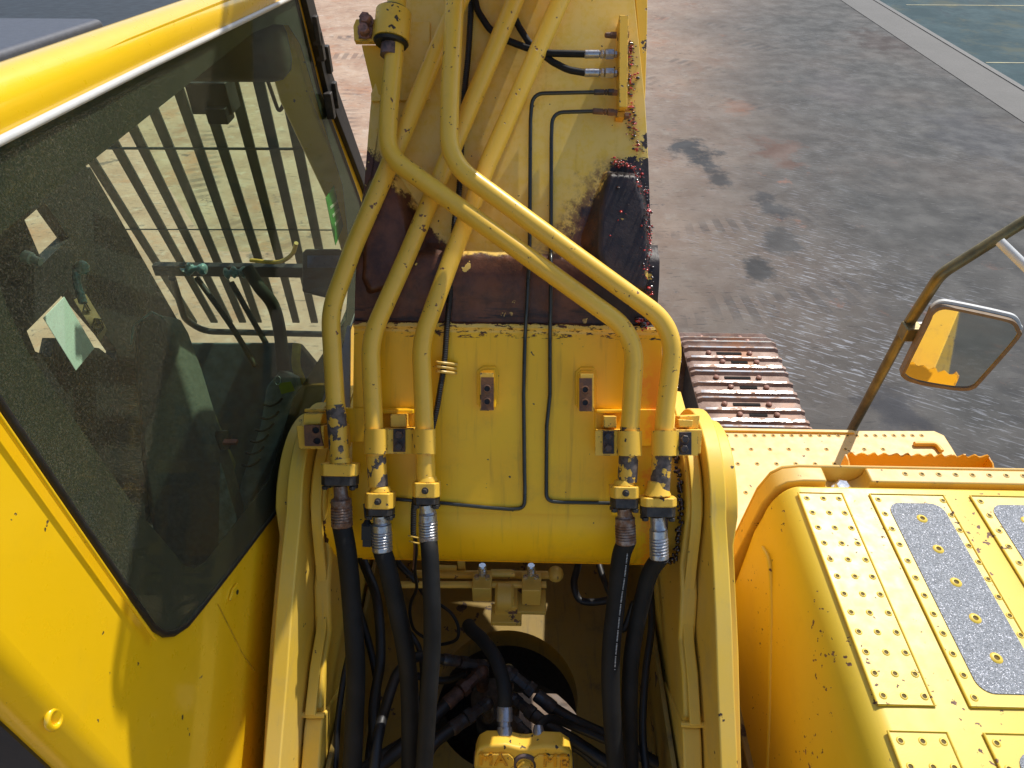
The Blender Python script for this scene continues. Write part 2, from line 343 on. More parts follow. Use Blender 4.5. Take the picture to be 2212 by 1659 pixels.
# ================================================================== GROUND
def ground_mat():
    t = NT('stained_yard_ground'); s = t.sep()
    x, y = s[0], s[1]
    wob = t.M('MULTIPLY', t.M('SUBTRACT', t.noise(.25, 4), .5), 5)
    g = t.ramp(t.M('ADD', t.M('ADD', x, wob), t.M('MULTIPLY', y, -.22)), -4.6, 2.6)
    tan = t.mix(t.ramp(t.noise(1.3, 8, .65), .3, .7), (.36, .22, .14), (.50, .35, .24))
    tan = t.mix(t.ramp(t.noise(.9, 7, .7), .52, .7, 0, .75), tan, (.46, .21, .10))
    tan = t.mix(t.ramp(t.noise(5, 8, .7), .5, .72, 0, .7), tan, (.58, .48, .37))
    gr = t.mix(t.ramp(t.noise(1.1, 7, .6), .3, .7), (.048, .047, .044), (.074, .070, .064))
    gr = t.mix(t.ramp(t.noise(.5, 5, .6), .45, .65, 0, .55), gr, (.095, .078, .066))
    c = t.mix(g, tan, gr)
    # rust-red patches, black oil spots
    c = t.mix(t.M('MULTIPLY', t.ramp(t.noise(.8, 8, .72), .60, .68, 0, .55), t.ramp(x, 7, 2.5)), c, (.30, .11, .055))
    c = t.mix(t.ramp(t.noise(2.1, 9, .72), .61, .67, 0, .75), c, (.055, .05, .05))
    c = t.mix(t.ramp(t.noise(7, 7, .7), .60, .68, 0, .6), c, (.07, .06, .06))
    c = t.mix(t.ramp(t.noise(40, 4, .7), .58, .72, 0, .45), c, (.07, .06, .055))
    # pale scrape marks left by the tracks
    rot = t.n('ShaderNodeVectorRotate', rotation_type='Z_AXIS'); t.put(rot.inputs['Vector'], t.pos); rot.inputs['Angle'].default_value = .5
    sc = t.noise(3.2, 5, .6, vec=t.vec('MULTIPLY', rot.outputs[0], (1.6, 12, 1)))
    area = t.M('MULTIPLY', t.ramp(t.noise(.45, 3), .44, .60), t.ramp(t.vec('DISTANCE', t.pos, (2.6, 4.8, 0)), 4.6, 1.0, 0.25, 1))
    c = t.mix(t.M('MULTIPLY', t.ramp(sc, .55, .62), t.M('MULTIPLY', area, .7)), c, (.33, .34, .37))
    sc2 = t.noise(4.5, 6, .65, vec=t.vec('MULTIPLY', t.pos, (1.2, 7, 1)))
    c = t.mix(t.ramp(sc2, .58, .64, 0, .55), c, (.03, .028, .028))
    c = t.mix(t.ramp(t.noise(6.5, 6, .65, vec=t.vec('MULTIPLY', t.pos, (1.0, 5, 1))), .60, .66, 0, .35), c, (.22, .21, .205))
    # dark blots with their own places
    for (px, py, r, st, col) in ((1500, 325, .38, 1.0, (.03, .03, .032)), (1660, 445, .28, .9, (.03, .03, .032)), (2110, 290, .95, .6, (.06, .06, .065)), (1900, 88, .7, .9, (.05, .035, .03)),
                          (1555, 385, .22, .9, (.035, .033, .033)), (1680, 325, .42, .7, (.12, .06, .04)), (1640, 580, .22, .9, (.03, .03, .03)), (1480, 1000, .4, .9, (.03, .03, .03)),
                          (1690, 520, .3, .8, (.04, .04, .04)), (1940, 890, .28, .85, (.035, .035, .04)), (1820, 195, .7, .5, (.09, .08, .08)), (1590, 230, .3, .35, (.25, .10, .05))):
        q = OZ(px, py, 0); dd = t.vec('DISTANCE', t.vec('MULTIPLY', t.pos, (1, .6, 1)), (q.x, q.y*.6, 0))
        dd = t.M('ADD', dd, t.M('MULTIPLY', t.M('SUBTRACT', t.noise(2.6, 7, .7), .5), r*3.2))
        c = t.mix(t.ramp(dd, r*.35, r, st, 0), c, col)
    # tyre and cleat marks
    for (cx, cy, R, wdt) in ((1.5, 12.2, 4.6, .3), (1.0, 12.0, 6.2, .35), (9.5, 3.0, 5.4, .28), (-2.5, 6.5, 8.2, .3), (-2.5, 6.5, 9.6, .22)):
        dd = t.vec('DISTANCE', t.vec('MULTIPLY', t.pos, (1, 1, 0)), (cx, cy, 0))
        ring = t.ramp(t.M('ABSOLUTE', t.M('SUBTRACT', dd, R)), wdt*.4, wdt, 1, 0)
        ang = t.M('ARCTAN2', t.M('SUBTRACT', y, cy), t.M('SUBTRACT', x, cx))
        tooth = t.M('GREATER_THAN', t.M('SINE', t.M('ADD', t.M('MULTIPLY', ang, R*34), t.M('MULTIPLY', dd, 4))), -.1)
        c = t.mix(t.M('MULTIPLY', t.M('MULTIPLY', ring, tooth), t.ramp(t.noise(1.2, 4), .46, .62, 0, .4)), c, (.03, .03, .032))
    r = t.ramp(t.noise(3, 5), .3, .7, .8, .95)
    h = t.M('ADD', t.noise(30, 8, .75), t.noise(8, 5))
    return t.fin(c, r, nrm=t.bump(h, .0035, .6))
def green_mat():
    t = NT('faded_green_floor_paint')
    c = t.mix(t.ramp(t.noise(.9, 8, .7), .35, .7), (.032, .062, .070), (.065, .105, .112))
    c = t.mix(t.ramp(t.noise(.5, 7, .7), .5, .62, 0, .8), c, (.09, .10, .075))
    c = t.mix(t.ramp(t.noise(2.5, 8, .7, stretch=(1, .4, 1)), .55, .68, 0, .7), c, (.04, .06, .07))
    return t.fin(c, .9, nrm=t.bump(t.noise(12, 6), .002, .5), Specular_IOR_Level=.2)
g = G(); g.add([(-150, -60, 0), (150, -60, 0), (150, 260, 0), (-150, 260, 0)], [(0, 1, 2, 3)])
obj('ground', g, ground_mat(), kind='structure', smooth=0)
m_conc = NT('smooth_concrete_strip'); m_conc = m_conc.fin(m_conc.mix(m_conc.ramp(m_conc.noise(1.5, 8, .7), .3, .7), (.045, .042, .039), (.064, .059, .055)), .7, nrm=m_conc.bump(m_conc.noise(20, 6), .006, .5))
a, b, c_, d = OZ(1880, -10, 0), OZ(2240, 205, 0), OZ(2240, 290, 0), OZ(1790, -10, 0)
k = (a-b)*3
g = G(); g.prism([a+k+V((-.16, 0, .004)), b-k+V((-.16, 0, .004)), b-k+V((-.95, 0, .004)), a+k+V((-.95, 0, .004))], (0, 0, .004)); obj('pavement', g, m_conc, kind='structure', smooth=0)
g = G(); g.prism([a+k+V((0, 0, -.02)), b-k+V((0, 0, -.02)), b-k+V((50, 0, -.02)), a+k+V((50, 0, -.02))], (0, 0, .028)); obj('painted_floor', g, green_mat(), kind='structure', smooth=0)
g = G(); g.prism([a+k+V((0, 0, .004)), b-k+V((0, 0, .004)), b-k+V((-.12, 0, .004)), a+k+V((-.12, 0, .004))], (0, 0, .006)); obj('drain_channel', g, m_dark, kind='structure', smooth=0)
m_yline = plain('yellow_floor_line', (.26, .23, .09), .6, var=.5, scale=4)
g = G()
for y0 in (137, 13):
    q = OZ(2212, y0, 0); x0 = OZ(2130, y0, 0).x if y0 > 100 else 9.2
    g.box((x0+15, q.y, .011), (30, .05, .004))
obj('floor_marking', g, m_yline, kind='structure', smooth=0)

# ================================================================== EXCAVATOR
ex = empty('excavator', (0, 1.3, 0), 'yellow hydraulic excavator filling the view, raised boom with steel pipes, cab at left', 'excavator')

# ---- boom: one welded box
CX = -.055
def vpx(y): return (829.5-y)*2.2/1500
prof = [(1.75, 0), (.445, 0), (.425, .006), (.405, .028), (.385, .036), (.33, .034), (.27, .018), (.225, .004), (.195, 0), (.188, .012), (.176, .014), (.17, .004), (.165, 0), (-.40, 0)]
TC = (-.41, -.20)   # tube centre (v, h)
TR = .20
g = G()
up = [BL(-.36, 1.75, 0), BL(.415, 1.75, 0), B(1371, 0), B(1393, 213), B(1401, 350), B(1408, 560), BL(.452, .36, 0), BL(-.50, .36, 0), B(772, 600), B(784, 430), B(800, 232), B(803, 205), B(845, 95), B(862, -20)]
g.prism(up, BN*-.78)
o_boom = obj('boom', g, m_boom, ex, bevel=.006)
# foot: side profile swept across the width
g = G()
side = [(v, h) for v, h in prof[1:]] + [(TC[0]+TR*math.cos(q), TC[1]+TR*math.sin(q)) for q in [math.radians(a) for a in range(90, -200, -10)]] + [(-.12, -.6), (.445, -.78)]
ul, ur = -.505, .487
L1 = [BL(ul + max(0, v-.2)*.08, v, h+.001) for v, h in side]
L2 = [BL(ur - min(.034, max(0, v-.14)*.7), v, h+.001) for v, h in side]
n = len(side); fs = [tuple(range(n)), tuple(range(n, 2*n))[::-1]] + [(i, (i+1) % n, (i+1) % n+n, i+n) for i in range(n)]
g.add(L1+L2, fs)
obj('boom_foot', g, m_boom, o_boom, bevel=.008, smooth=30)
g = G(); q0 = BL(-.612, TC[0], TC[1]); g.lathe(q0, BX, [(0, TR-.012), (.008, TR-.004), (1.106, TR-.004), (1.114, TR-.012)], 64)
obj('pivot_tube', g, m_boom, o_boom, smooth=40)
# right side plate seen beside the top plate
g = G(); g.prism([B(1370, -30, -.02), B(1399, -30, -.02), B(1398, 60, -.02), B(1394, 212, -.02), B(1391, 214, -.02)], BN*-.5); obj('side_plate', g, m_boxs, o_boom, bevel=.003)
# raised bosses at each side where the plate thickens
def boss(pts, top, h0, h1, nm):
    g = G(); lo = [B(x, y, h0) for x, y in pts]; hi = [B(x, y, h1) for x, y in top]; n = len(pts)
    g.add(lo+hi, [tuple(range(n))[::-1], tuple(range(n, 2*n))] + [(i, (i+1) % n, (i+1) % n+n, i+n) for i in range(n)])
    obj(nm, g, m_boom, o_boom, bevel=.012, smooth=50)
boss([(1300, 362), (1384, 372), (1404, 450), (1412, 610), (1400, 655), (1262, 640), (1225, 545), (1262, 450)], [(1316, 376), (1372, 380), (1392, 450), (1400, 600), (1392, 628), (1318, 612), (1296, 545), (1300, 450)], -.03, .045, 'oily_boss')
boss([(868, 372), (790, 380), (776, 450), (770, 610), (785, 655), (900, 640), (960, 545), (925, 450)], [(852, 386), (806, 390), (790, 450), (784, 600), (800, 628), (850, 612), (880, 545), (868, 450)], -.03, .045, 'oily_boss')
# doubler plate top left + clamp support gusset
g = G(); g.prism([B(862, 50), B(930, 50), B(930, 218), B(803, 222), B(803, 205), B(845, 95)], BN*.012); obj('doubler_plate', g, m_boom, o_boom, bevel=.003)
g = G(); g.prism([B(781, 97, .05), B(832, 97, .05), B(826, 205, .02), B(806, 203, .0)], BN*-.012); obj('gusset', g, m_boxs, o_boom, bevel=.002)
# two bare threaded bosses
for (x0, x1, y0, y1) in ((1039, 1067, 806, 886), (1251, 1279, 808, 888)):
    g = G(); g.prism([B(x0-9, y1-12), B(x0-9, y0-4), B(x0+4, y0-15), B(x1+4, y0-15), B(x1+10, y0-2), B(x1+8, y1-12)], BN*.006)
    g.prism([B(x0-4, y1-6), B(x0-4, y0-2), B(x0+4, y0-8), B(x1+2, y0-8), B(x1+5, y0), B(x1+4, y1-6)], BN*.012)
    w_ = obj('mounting_block', g, m_boom, o_boom, bevel=.003)
    g = G(); g.prism([B(x0, y0), B(x1, y0), B(x1, y1), B(x0, y1)], BN*.05); obj('block_side', g, m_clamp, o_boom, bevel=.001)
    g = G(); cx = (x0+x1)/2-1
    hc = [[B(cx, yy, .0505)+BX*(.0085*math.cos(q))+BUP*(.0085*math.sin(q)) for q in [i*math.pi/8 for i in range(16)]] for yy in (y0+34, y0+62)]
    g.holed([B(x0+.3, y0+9, .0505), B(x1-.3, y0+9, .0505), B(x1-.3, y1, .0505), B(x0+.3, y1, .0505)], hc, BN*.004)
    g.cur = 1
    for yy in (y0+34, y0+62): g.lathe(B(cx, yy, .0502), BN, [(0, .0088), (.001, .0088)], 16)
    g.cur = 0
    for yy in (y0+34, y0+62): g.lathe(B(cx, yy, .0545), BN, [(0, .0125), (.002, .0115), (.002, .0088), (-.002, .0086)], 16, cap=False)
    obj('threaded_face', g, [m_rust, m_dark], o_boom)
# band plates behind the clamps
for pa, pb in (((747, 881, 896, 955), (826, 884, 896, 893)), ((1284, 884, 1419, 964), (1286, 884, 1345, 891))):
    g = G()
    for (xa, ya, xb, yb), hh in ((pa, .008), (pb, .03)): g.prism([B(xa, ya), B(xb, ya), B(xb, yb), B(xa, yb)], BN*hh)
    obj('band_plate', g, m_boom, o_boom, bevel=.003)

# ---- arm cylinder and its pipes above the boom (their shadow falls on the cab side)
def AL(x, t_, off): return V((x, 1.86+.83*t_+.55*off, 4.23+.55*t_-.83*off))     # t_ along, off below its upper pipe
g = G(); g.cyl(AL(-.03, -.22, .225), AL(-.03, 1.7, .225), .132, n=40)
ac = obj('arm_cylinder', g, m_cab, ex, smooth=30)
for off, r_ in ((.016, .015), (.056, .013)): g = G(); g.tube(fillet([AL(-.03, -.18, .2), AL(-.03, -.18, off), AL(-.03, 1.7, off)], .08, 6), r_, 16); obj('cylinder_pipe', g, m_pipe, ac, smooth=60)
for x in (-.16, .10):
    g = G(); g.prism([V((x, *q)) for q in ((1.75, 3.98), (2.0, 3.76), (2.35, 3.68), (2.68, 3.70), (3.1, 4.25), (2.7, 4.6), (2.0, 4.2))], (.03, 0, 0)); obj('cylinder_lug', g, m_clamp, ac, bevel=.005)
# ---- hydraulic pipes
PR = .0282
def flange(px, py, d, hlen, ctr, wx, parent, dy, down):
    pass
pipes = {}
H0 = .095
pA = [B(734, 1000, H0), B(724, 860, H0), B(713, 672, .085), B(764, 533, .06), B(870, 290, .06), B(944, 110, .06), B(1025, -70, .06)]
pB = [B(817, 1050, H0), B(808, 923, H0), B(799, 733, .085), B(879, 553, .055), B(951, 383, .05), B(1071, 100, .05), B(1135, -55, .05)]
pC = [B(920, 1035, H0), B(917, 923, H0), B(909, 738, .085), B(977, 553, .055), B(1054, 353, .05), B(1211, 0, .05), B(1245, -75, .05)]
pD = [B(1355, 1040, H0), B(1361, 923, H0), B(1373, 722, .115), B(1121, 541, .135), B(836, 335, .13), B(839, 250, .125), B(851, 123, .12), B(860, -60, .12)]
pE = [B(1425, 1060, H0), B(1437, 886, H0), B(1459, 708, .115), B(1237, 547, .135), B(969, 350, .135), B(972, 200, .13), B(986, -60, .125)]
for nm, pts, rr, lab in (('A', pA, .30, 'yellow pipe nearest the cab'), ('B', pB, .30, None), ('C', pC, .30, None), ('D', pD, .17, 'crossing yellow pipe that passes through the rubber sleeve clamp'), ('E', pE, .17, 'crossing yellow pipe on the far right')):
    path = fillet(pts, rr, 12); g = G(); g.tube(path, PR, 28)
    pipes[nm] = obj('hydraulic_pipe', g, m_pipe, ex, smooth=60, label=lab)
    # flaked lower end
    g = G(); e = [pts[0], pts[0].lerp(pts[1], {'A': .9, 'B': .52, 'C': .3, 'D': 1.0, 'E': .6}[nm])]; g.tube(e, PR+.0012, 28)
    obj('flaked_section', g, m_pipe_bare if nm != 'C' else m_pipe, pipes[nm], smooth=60)

# ---- flange joints, ferrules and hoses
AX = {}
def joint(nm, cx, y0, y1, y2, y3, y4, w, h=H0, iron=True, bolt=True, fer=m_zinc, neckw=30, ferw=44, cone=False):
    """y0..y1 painted flange block, ..y2 iron half flange, ..y3 neck, ..y4 ferrule"""
    p = pipes[nm]; g = G(); k = 2.1/1500
    def blk(ya, yb, ww, dp, hh=h):
        a_, b_ = B(cx, ya, hh), B(cx, yb, hh); ax = (b_-a_).normalized(); s_ = BX; z_ = ax.cross(s_).normalized(); c = ww/2
        pts = []
        for (i, j) in ((-1, -.55), (-.72, -1), (.72, -1), (1, -.55), (1, .55), (.72, 1), (-.72, 1), (-1, .55)):
            pts.append(a_ + s_*(i*c) + z_*(j*dp/2))
        return pts, b_-a_, ax, z_
    pts, off, ax, z_ = blk(y0, y1, w*k, .075); g.prism(pts, off)
    if cone: g.lathe(B(cx, y0-34, h), ax, [(0, PR), (.02, PR+.003), (.045, PR+.014)], 24)
    else: g.lathe(B(cx, y0-12, h), ax, [(0, PR), (.018, PR+.006)], 24)
    fl = obj('flange', g, m_clamp, p, bevel=.004)
    g = G(); pts, off, ax, z_ = blk(y1-2, y2, w*k*.93, .07); g.prism([q-ax*.002 for q in pts], off)
    for sx in (-1, 1):
        q = B(cx, y2, h)+BX*(sx*w*k*.36); g.lathe(q-z_*.018, ax, [(0, .011), (.012, .010)], 6); g.lathe(q+z_*.018, ax, [(0, .011), (.012, .010)], 6)
    q = B(cx, (y0+y1)/2, h)
    side_n = z_ if z_.dot(BN) > 0 else -z_
    if bolt: g.hexb(q+side_n*.036, side_n, .0085, .02)
    obj('half_flange', g, m_iron, p, bevel=.003)
    g = G(); a_, b_ = B(cx, y2, h), B(cx+2, y3, h-.005); ll = (b_-a_).length
    g.lathe(a_, b_-a_, [(0, neckw*k/2), (ll*.8, neckw*k/2), (ll, neckw*k/2+.003)], 20)
    a_, b_ = b_, B(cx+4, y4, h-.012); ll = (b_-a_).length; R_ = ferw*k/2
    pr = [(0, R_*.75), (.004, R_*.97), (ll*.28, R_*.97)]
    for i in range(6): q = ll*(.30+.1*i); pr += [(q, R_*.93), (q+ll*.03, R_*1.02), (q+ll*.07, R_*1.02)]
    pr += [(ll*.97, R_*1.02), (ll, R_*.95)]
    g.lathe(a_, b_-a_, pr, 24); obj('ferrule', g, fer, p, smooth=25)
    AX[nm] = (b_, R_)
joint('A', 735, 1000, 1026, 1048, 1076, 1137, 82, neckw=30, ferw=46, bolt=False, fer=m_zinc2)
joint('B', 822, 1062, 1096, 1112, 1130, 1190, 62, neckw=34, ferw=44)
joint('C', 922, 1040, 1072, 1088, 1108, 1168, 58, neckw=34, ferw=41, fer=m_zinc)
joint('D', 1348, 1048, 1074, 1096, 1116, 1174, 62, neckw=32, ferw=44, fer=m_zinc2)
joint('E', 1420, 1072, 1092, 1115, 1142, 1207, 78, neckw=32, ferw=40, bolt=False, cone=True)
def hose(nm, pts, lab=None):
    b_, R_ = AX[nm]; path = spline([b_-(P(*pts[0])-b_).normalized()*.01] + [P(*q) for q in pts], 8)
    g = G(); g.tube(path, R_*.93, 24); return obj('hydraulic_hose', g, m_hose, ex, smooth=60, label=lab)
hose('A', [(750, 1200, 2.13), (760, 1306, 2.15), (768, 1440, 2.16), (765, 1560, 2.17), (758, 1700, 2.17), (750, 1800, 2.17)], 'black hose hanging nearest the cab')
hose('B', [(838, 1230, 2.12), (855, 1306, 2.14), (876, 1406, 2.17), (885, 1506, 2.2), (886, 1659, 2.22), (880, 1790, 2.25)])
hose('C', [(929, 1206, 2.10), (933, 1306, 2.10), (933, 1406, 2.12), (926, 1506, 2.13), (916, 1659, 2.15), (905, 1790, 2.15)])
hD = hose('D', [(1341, 1206, 2.12), (1330, 1306, 2.14), (1320, 1406, 2.15), (1320, 1506, 2.16), (1331, 1659, 2.17), (1345, 1790, 2.18)], 'black hose with white printed line')
hose('E', [(1403, 1240, 2.14), (1385, 1306, 2.17), (1366, 1406, 2.2), (1360, 1506, 2.22), (1362, 1659, 2.25), (1366, 1790, 2.28)])
# white print line on the right hose: one long row of tiny unreadable characters
g = G()
path = even(spline([P(1356, 1190, 2.087), P(1349, 1250, 2.093), P(1341, 1306, 2.10), P(1331, 1406, 2.11), P(1328, 1450, 2.115)], 30), .0045)
random.seed(3)
for i in range(2, len(path)-1):
    if i % 9 == 0: continue
    ax = (path[i+1]-path[i]).normalized(); n_ = (CAM-path[i]).normalized(); n_ = (n_-ax*n_.dot(ax)).normalized()
    g.box(path[i]+n_*.0035, (.0012+random.random()*.001, .0035, .0006), (ax, ax.cross(n_), n_))
obj('printed_line', g, m_white, hD, smooth=0)

# ---- saddle clamps
def arcs(c_list, y, h, halfw, w0, w1):
    pass
def strap(x0, x1, y0, y1, pcs, base, top_extra=.004, flat=.03):
    """wavy strap: profile across X bulging over each pipe centre, extruded along the boom"""
    g = G(); N = 60; prof_ = []
    for i in range(N+1):
        x = x0+(x1-x0)*i/N; hh = base
        for pc in pcs:
            d = abs(x-pc)*2.1/1500; R_ = PR+.009
            if d < R_: hh = max(hh, H0+math.sqrt(max(0, R_*R_-d*d)))
            elif d < R_+.03:
                tt = (d-R_)/.03; hh = max(hh, base+(H0-base)*(1-tt)**2)
        prof_.append((x, hh))
    top = [B(x, y0, h) for x, h in prof_]; bot = [B(x, y0, h-.007) for x, h in prof_][::-1]
    off = B((x0+x1)/2, y1, base)-B((x0+x1)/2, y0, base)
    n = len(prof_); vs = top+bot; fs = []
    vs2 = [V(p)+off for p in vs]; m = 2*n
    for i in range(n-1):
        fs.append((i, i+1, m-2-i, m-1-i)); fs.append((m+i, m+m-1-i, m+m-2-i, m+i+1))
    fs += [(i, (i+1) % m, (i+1) % m+m, i+m) for i in range(m)]
    return g.add(vs+vs2, fs)
def bolts(parent, lst, h, r=.0125, mat=m_dbolt, plate=None, pm=m_dbolt):
    if plate:
        g = G(); x0, x1, y0, y1 = plate; g.prism([B(x0, y0, h-.006), B(x1, y0, h-.006), B(x1, y1, h-.006), B(x0, y1, h-.006)], BN*.006); obj('washer_plate', g, pm, parent, bevel=.0015)
    for (x, y) in lst:
        g = G(); g.hexb(B(x, y, h), BN, r, .016); obj('bolt', g, mat, parent, smooth=30)
base = H0-.012
cl = obj('pipe_clamp', strap(786, 941, 927, 980, (811, 918), base), m_clamp, ex, smooth=40, label='double saddle clamp over two pipes')
g = G(); g.prism([B(826, 922, .01), B(900, 922, .01), B(900, 972, .01), B(826, 972, .01)], BN*(base-.02)); g.prism([B(850, 893, .01), B(884, 893, .01), B(884, 921, .01), B(850, 921, .01)], BN*.055)
obj('clamp_base', g, m_clamp, cl, bevel=.003)
bolts(cl, [(863, 939), (863, 965)], base+.008, plate=(850, 876, 926, 976))
cl = obj('pipe_clamp', strap(1286, 1387, 931, 984, (1361,), base), m_clamp, ex, smooth=40, label='single saddle clamp on the right inner pipe')
g = G(); g.prism([B(1285, 926, .01), B(1340, 926, .01), B(1340, 980, .01), B(1285, 980, .01)], BN*(base-.02)); g.prism([B(1300, 897, .01), B(1327, 897, .01), B(1327, 922, .01), B(1300, 922, .01)], BN*.055)
obj('clamp_base', g, m_clamp, cl, bevel=.003)
bolts(cl, [(1313, 942), (1313, 968)], base+.008, plate=(1302, 1326, 931, 980))
cl = obj('pipe_clamp', strap(1407, 1508, 930, 984, (1435,), base), m_clamp, ex, smooth=40, label='single saddle clamp on the outer right pipe')
g = G(); g.prism([B(1450, 925, .01), B(1506, 925, .01), B(1503, 976, .01), B(1448, 976, .01)], BN*(base-.02)); g.prism([B(1458, 897, -.01), B(1502, 895, -.01), B(1498, 924, -.01), B(1456, 924, -.01)], BN*.06)
g.prism([B(1462, 905, .05), B(1495, 907, .05), B(1492, 922, .05), B(1464, 922, .05)], BN*.02)
obj('clamp_base', g, m_clamp, cl, bevel=.003)
bolts(cl, [(1478, 948), (1476, 969)], base+.008, plate=(1466, 1493, 933, 982))
# left clamp block with two empty holes
g = G(); g.prism([B(743, 913, .02), B(756, 915, .02), B(759, 963, .02), B(748, 965, .02)], BN*.08); g.prism([B(671, 891, .0), B(712, 891, .0), B(706, 914, .0), B(671, 914, .0)], BN*.075)
g.prism([B(654, 917, .01), B(712, 917, .01), B(712, 966, .01), B(660, 966, .01)], BN*.065); g.prism([B(668, 882, .0), B(712, 882, .0), B(712, 889, .0), B(668, 889, .0)], BN*.05)
cl = obj('pipe_clamp', g, m_clamp, ex, bevel=.003, label='left clamp block missing its two bolts')
g = G(); hl = [[B(x, y, .0762)+BX*(.0115*math.cos(q))+BUP*(.0105*math.sin(q)) for q in [i*math.pi/8 for i in range(16)]] for x, y in ((684, 929), (687, 952))]
g.holed([B(659, 918, .0762), B(693, 918, .0762), B(693, 928, .0762), B(697, 950, .0762), B(700, 963, .0762), B(661, 963, .0762)], hl, BN*.012)
g.cur = 1
for x, y in ((684, 929), (687, 952)): g.lathe(B(x, y, .0761), BN, [(0, .013), (.001, .013)], 16)
obj('rusty_plate', g, [m_rust, m_dark], cl)
# top sleeve clamp
ax = (pD[6]-pD[5]).normalized(); c0 = B(845, 88, .122); c1 = B(851, 25, .122)
g = G(); a_ = (c1-c0); R0 = .052
g.lathe(c0, a_, [(0, R0-.012), (0, R0), (.004, R0+.001), (a_.length-.004, R0+.001), (a_.length, R0), (a_.length, R0-.012)], 36, cap=False)
pl = [B(763, 56, .12), B(769, 41, .12), B(820, 41, .12), B(818, 88, .12), B(765, 88, .12)]
g.prism(pl, BN*-.011); g.prism([q-BN*.0125 for q in pl], BN*-.012)
sl = obj('pipe_clamp', g, m_clamp, ex, bevel=.002, label='round sleeve clamp with two rusty bolts at the top of the boom')
g = G(); g.lathe(B(844, 97, .122), a_, [(0, PR+.001), (0, .048), (.008, .053), (.012, .041), (a_.length+.02, .041), (a_.length+.02, PR+.001)], 36, cap=False); obj('rubber_bush', g, m_black, sl)
g = G(); g.prism([B(779, 48, .12), B(807, 48, .12), B(803, 84, .12), B(775, 84, .12)], BN*.005); obj('washer_plate', g, m_bolt, sl, bevel=.001)
for (x, y) in ((792, 47), (789, 70)):
    g = G(); g.hexb(B(x, y, .125), BN, .0175, .03); obj('bolt', g, m_bolt, sl, smooth=30)
g = G(); g.tube([B(845, 98, .123), B(842.5, 122, .124)], PR+.0015, 24); m_bare = rusty('bare_brown_pipe', (.10, .07, .065), (.22, .13, .11), .5, .2); obj('bare_section', g, m_bare, pipes['D'], smooth=60)

# ---- grease tubes and nuts
def gtube(pts, rr=.05, r=.0061, mat=m_line, nm='grease_tube'):
    g = G(); g.tube(fillet(pts, rr, 8), r, 12); return obj(nm, g, mat, ex, smooth=60)
t1 = gtube([B(1290, 199, .045), B(1150, 202, .03), B(1146, 260, .012), B(1144, 540, .012), B(1143, 560, .052), B(1141, 600, .052), B(1137, 680, .035), B(1134, 730, .012), B(1131, 853, .011), B(1133, 1020, .011), B(1134, 1052, .009)]+[B(1133, 1098, .006), B(1100, 1100, .006), B(1050, 1096, .006), B(950, 1086, .006), B(854, 1078, .006)], .06)
t2 = gtube([B(1285, 240, .045), B(1193, 243, .03), B(1191, 300, .012), B(1190, 540, .012), B(1190, 560, .052), B(1190, 610, .052), B(1189, 680, .035), B(1188, 730, .012), B(1188, 853, .011), B(1181, 920, .011), B(1180, 1082, .007), B(1215, 1085, .006), B(1331, 1087, .006)], .06)
def fitting(p0, p1, r, mat, parent, nm='hose_fitting', hx=True):
    a_, b_ = V(p0), V(p1); L = (b_-a_).length; ax = (b_-a_).normalized(); g = G()
    g.lathe(a_, ax, [(0, r*.8), (L*.03, r), (L*.45, r), (L*.48, r*.7), (L*.52, r*.7)], 16)
    g.lathe(a_+ax*L*.50, ax, [(0, r*1.05), (L*.02, r*1.15), (L*.1, r*1.15), (L*.12, r*.8)], 6)
    g.lathe(a_+ax*L*.64, ax, [(0, r*1.1), (L*.02, r*1.3), (L*.26, r*1.3), (L*.30, r*.8), (L*.36, r*.8)], 6)
    return obj(nm, g, mat, parent, smooth=30)
fitting(B(1283, 199, .045), B(1330, 199, .045), .0085, m_dbolt, t1, 'tube_nut'); fitting(B(1280, 240, .045), B(1330, 243, .045), .009, m_rust, t2, 'tube_nut')
# hoses from above to the grease block
h1 = gtube([B(1268, 117, .048), B(1184, 115, .05), B(1137, 103, .035), B(1097, 88, .035), B(1057, 63, .03), B(1030, 20, .03), B(1022, -30, .03)], .08, .0105, m_hose, 'grease_hose')
h2 = gtube([B(1268, 158, .048), B(1227, 151, .05), B(1194, 134, .04), B(1165, 112, .035), B(1141, 90, .035), B(1121, 58, .03), B(1105, 25, .03), B(1095, -30, .03)], .08, .0105, m_hose, 'grease_hose')
fitting(B(1262, 117, .048), B(1332, 117, .048), .0125, m_zinc, h1); fitting(B(1262, 157, .048), B(1332, 158, .048), .0125, m_zinc, h2)
g = G(); g.prism([B(1332, 57, .0), B(1351, 57, .0), B(1348, 250, .0), B(1331, 250, .0)], BN*.068)
gm = obj('grease_block', g, m_clamp, ex, bevel=.002, label='yellow grease manifold bar covered in grease')
g = G(); g.prism([B(1329, 252, .0), B(1347, 252, .0), B(1345, 265, .0), B(1327, 263, .0)], BN*.04); obj('block_foot', g, m_step, gm, bevel=.002)
g = G(); g.lathe(B(1306, 76, .045), BX, [(0, .004), (.004, .008), (.02, .009), (.022, .005), (.030, .005)], 12); g.lathe(B(1319, 76, .045), BX, [(0, .011), (.018, .011)], 6); obj('grease_nipple', g, m_rust, gm, smooth=30)
for y in (118, 160, 200, 243): g = G(); g.lathe(B(1322, y, .045), BX, [(0, .010), (.016, .010)], 6); obj('adaptor', g, m_rust, gm, smooth=30)
for y in (75, 110, 250): g = G(); g.lathe(B(1350, y, .045), BX, [(0, .0105), (.012, .0105)], 6); obj('bolt', g, m_rust, gm, smooth=30)
